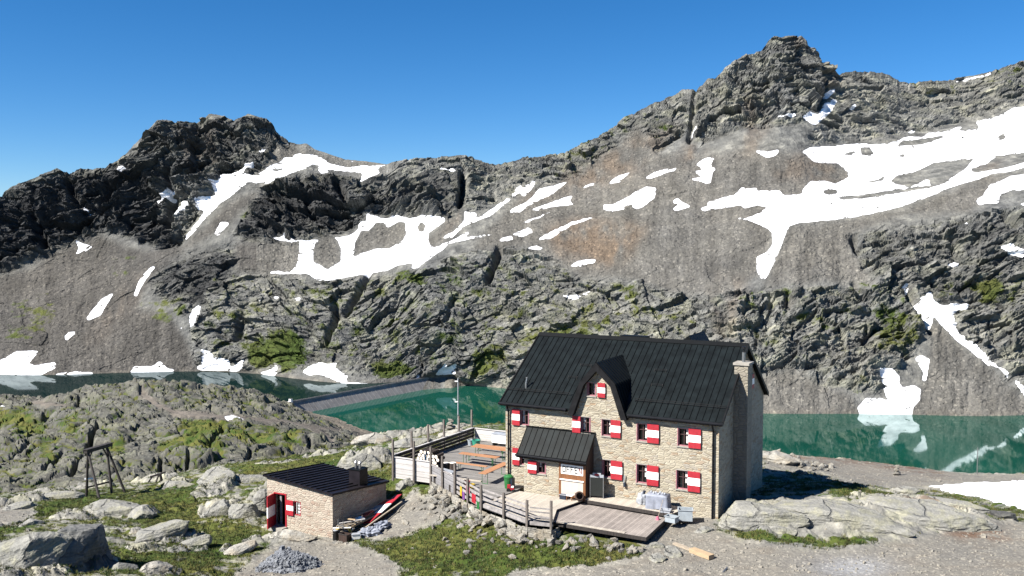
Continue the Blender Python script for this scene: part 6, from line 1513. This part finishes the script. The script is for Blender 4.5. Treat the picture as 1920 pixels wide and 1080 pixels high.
plank("short splintered plank sticking out at the front of the scrap heap", SW_ + .2, -.4, SW_ + 1.1, .7, .13, .05, .45, 'oldplank')
plank("white lath across the front of the scrap heap", SW_ + .1, -.1, SW_ + 1.3, .1, .09, .04, .7, 'white')
for k, (x0, y0, x1, y1, lf, mt, lb) in enumerate(((.25, .3, 1.3, 1.5, .85, 'pale', "pale lath crossing over the upturned bench frame"), (.3, 1.2, .9, 2.9, .95, 'oldplank', "narrow lath lying on top of the scrap heap"), (.7, -.1, 1.5, 1.9, .35, 'darkwood', "dark beam at the bottom of the scrap heap"), (1.25, 1.6, 1.45, 4.2, .4, 'darkwood', "dark plank beside the striped board"), (.2, .9, 1.2, .7, .98, 'timber', "short yellow lath across the top of the scrap heap"))):
    plank(lb, SW_ + x0, y0, SW_ + x1, y1, .1, .05, lf, mt)
w = shed_at(SW_ + .75, .75); w.z += .72
o = empty("broken_bench", w, -HTH + 1.35, "upturned bench frame of grey laths on the scrap heap", "frame")
for y in (-.2, 0, .2):
    m = MB(); m.box(-.9, y - .04, .0, .9, y + .04, .05); m.build("lath", M['oldplank'], o)
for x in (-.75, .75):
    m = MB(); m.box(x - .03, -.28, .05, x + .03, .28, .11); m.tube((x, -.24, .1), (x, -.24, .42), .025, n=6); m.tube((x, .24, .1), (x, .24, .42), .025, n=6); m.build("cross_bar", M['metal'], o)
w = shed_at(SW_ + .72, .12); w.z += .42
o = empty("hose_coil", w, .3, "yellow coiled hose draped over the front of the scrap heap", "hose")
m = MB()
for k in range(26):
    t0, t1 = 6.283 * k / 13, 6.283 * (k + 1) / 13
    g = lambda t: Vector((.42 * math.cos(t) * (1 + .02 * t), .1 * math.sin(t * .5) + .02 * t, .3 * math.sin(t)))
    m.tube(g(t0), g(t1), .065, n=8)
m.build("hose", M['yellow'], o); m = MB(); m.tube((.3, .1, -.2), (.62, .05, .2), .05, n=8); m.build("nozzle", M['metal'], o)
w = shed_at(SW_ + .35, -.15); o = empty("dark_drum", w, 0, "black drum standing at the shed corner", "drum")
m = MB(); m.lathe([(.2, 0), (.2, .58), (.18, .6)], n=14); m.build("body", M['blackm'], o); m = MB(); m.lathe([(.17, .6), (.16, .63)], n=14); m.build("lid", M['sheet'], o)
w = shed_at(SW_ + 1.15, -.25); o = empty("open_crate", w, -HTH, "dark open crate at the front of the scrap heap", "crate")
m = MB()
for x0, y0, x1, y1 in ((-.3, -.25, .3, -.21), (-.3, .21, .3, .25), (-.3, -.21, -.26, .21), (.26, -.21, .3, .21)): m.box(x0, y0, .02, x1, y1, .5)
m.box(-.3, -.25, 0, .3, .25, .02); m.build("box", M['porchside'], o); m = MB(); m.box(-.32, -.27, .5, .32, -.2, .54); m.build("rim", M['darkwood'], o)
w = shed_at(SW_ + 1.62, .15); w.z += .05; o = empty("white_box", w, .3, "small white box on the ground at the end of the scrap heap", "box")
m = MB(); m.box(-.25, -.17, 0, .25, .17, .26); m.build("box", M['white'], o); m = MB(); m.box(-.27, -.19, .26, .27, .19, .3); m.build("lid", M['sheet'], o)
for k, (x, y, s, lb) in enumerate(((2.05, 1.0, (.5, .35, .3), "crumpled grey tarpaulin bundle nearest the front of the scrap heap"), (2.2, 2.1, (.55, .4, .28), "crumpled grey tarpaulin bundle higher up the dirt slope"))):
    o = lump("tarpaulin_bundle", None, s, M['tarp'], 5.0 + k * 3, 5, .4); o.location = shed_at(SW_ + x, y); o.rotation_euler = (0, 0, k); tag(o, lb, "tarpaulin")
o = lump("white_sack", None, (.3, .22, .18), M['white'], 9.0, 4, .3); w = shed_at(SW_ + .75, 1.7); w.z += .6; o.location = w; tag(o, "white crumpled sack on top of the scrap heap", "sack")
for k, (x, y, lb) in enumerate(((1.0, -.75, "pale split stone in front of the open crate"), (.65, -.55, "flat pale stone beside the shed corner drum"))):
    w = shed_at(SW_ + x, y); rock("boulder", lb, "boulder", w, (.28, .2, .16), k, protos[2 + k])
# timber offcuts on the right-hand gravel
a = hit(1297, 1034); b = hit(1334, 1050); o = empty("timber_beam", (a + b) / 2 + Vector((0, 0, .1)), math.atan2((b - a).y, (b - a).x), "squared yellow timber beam lying on the gravel", "beam")
l = (b - a).length
m = MB(); m.box(-l / 2, -.2, -.1, l / 2, .2, .12); m.build("beam", M['timber'], o)
a = hit(1264, 1020); b = hit(1295, 1034); o = empty("grey_plank", (a + b) / 2 + Vector((0, 0, .06)), math.atan2((b - a).y, (b - a).x), "weathered grey plank end to end with the yellow beam", "plank")
l = (b - a).length; m = MB(); m.box(-l / 2, -.12, -.05, l / 2, .12, .05); m.build("board", M['oldplank'], o)
a = hit(1352, 1078); b = hit(1368, 1066); o = empty("dark_stick", (a + b) / 2 + Vector((0, 0, .04)), math.atan2((b - a).y, (b - a).x), "dark pipe end lying on the gravel at the bottom edge", "pipe")
m = MB(); m.tube((-.3, 0, 0), (.3, .05, .05), .05, n=8); m.build("pipe", M['metal'], o)
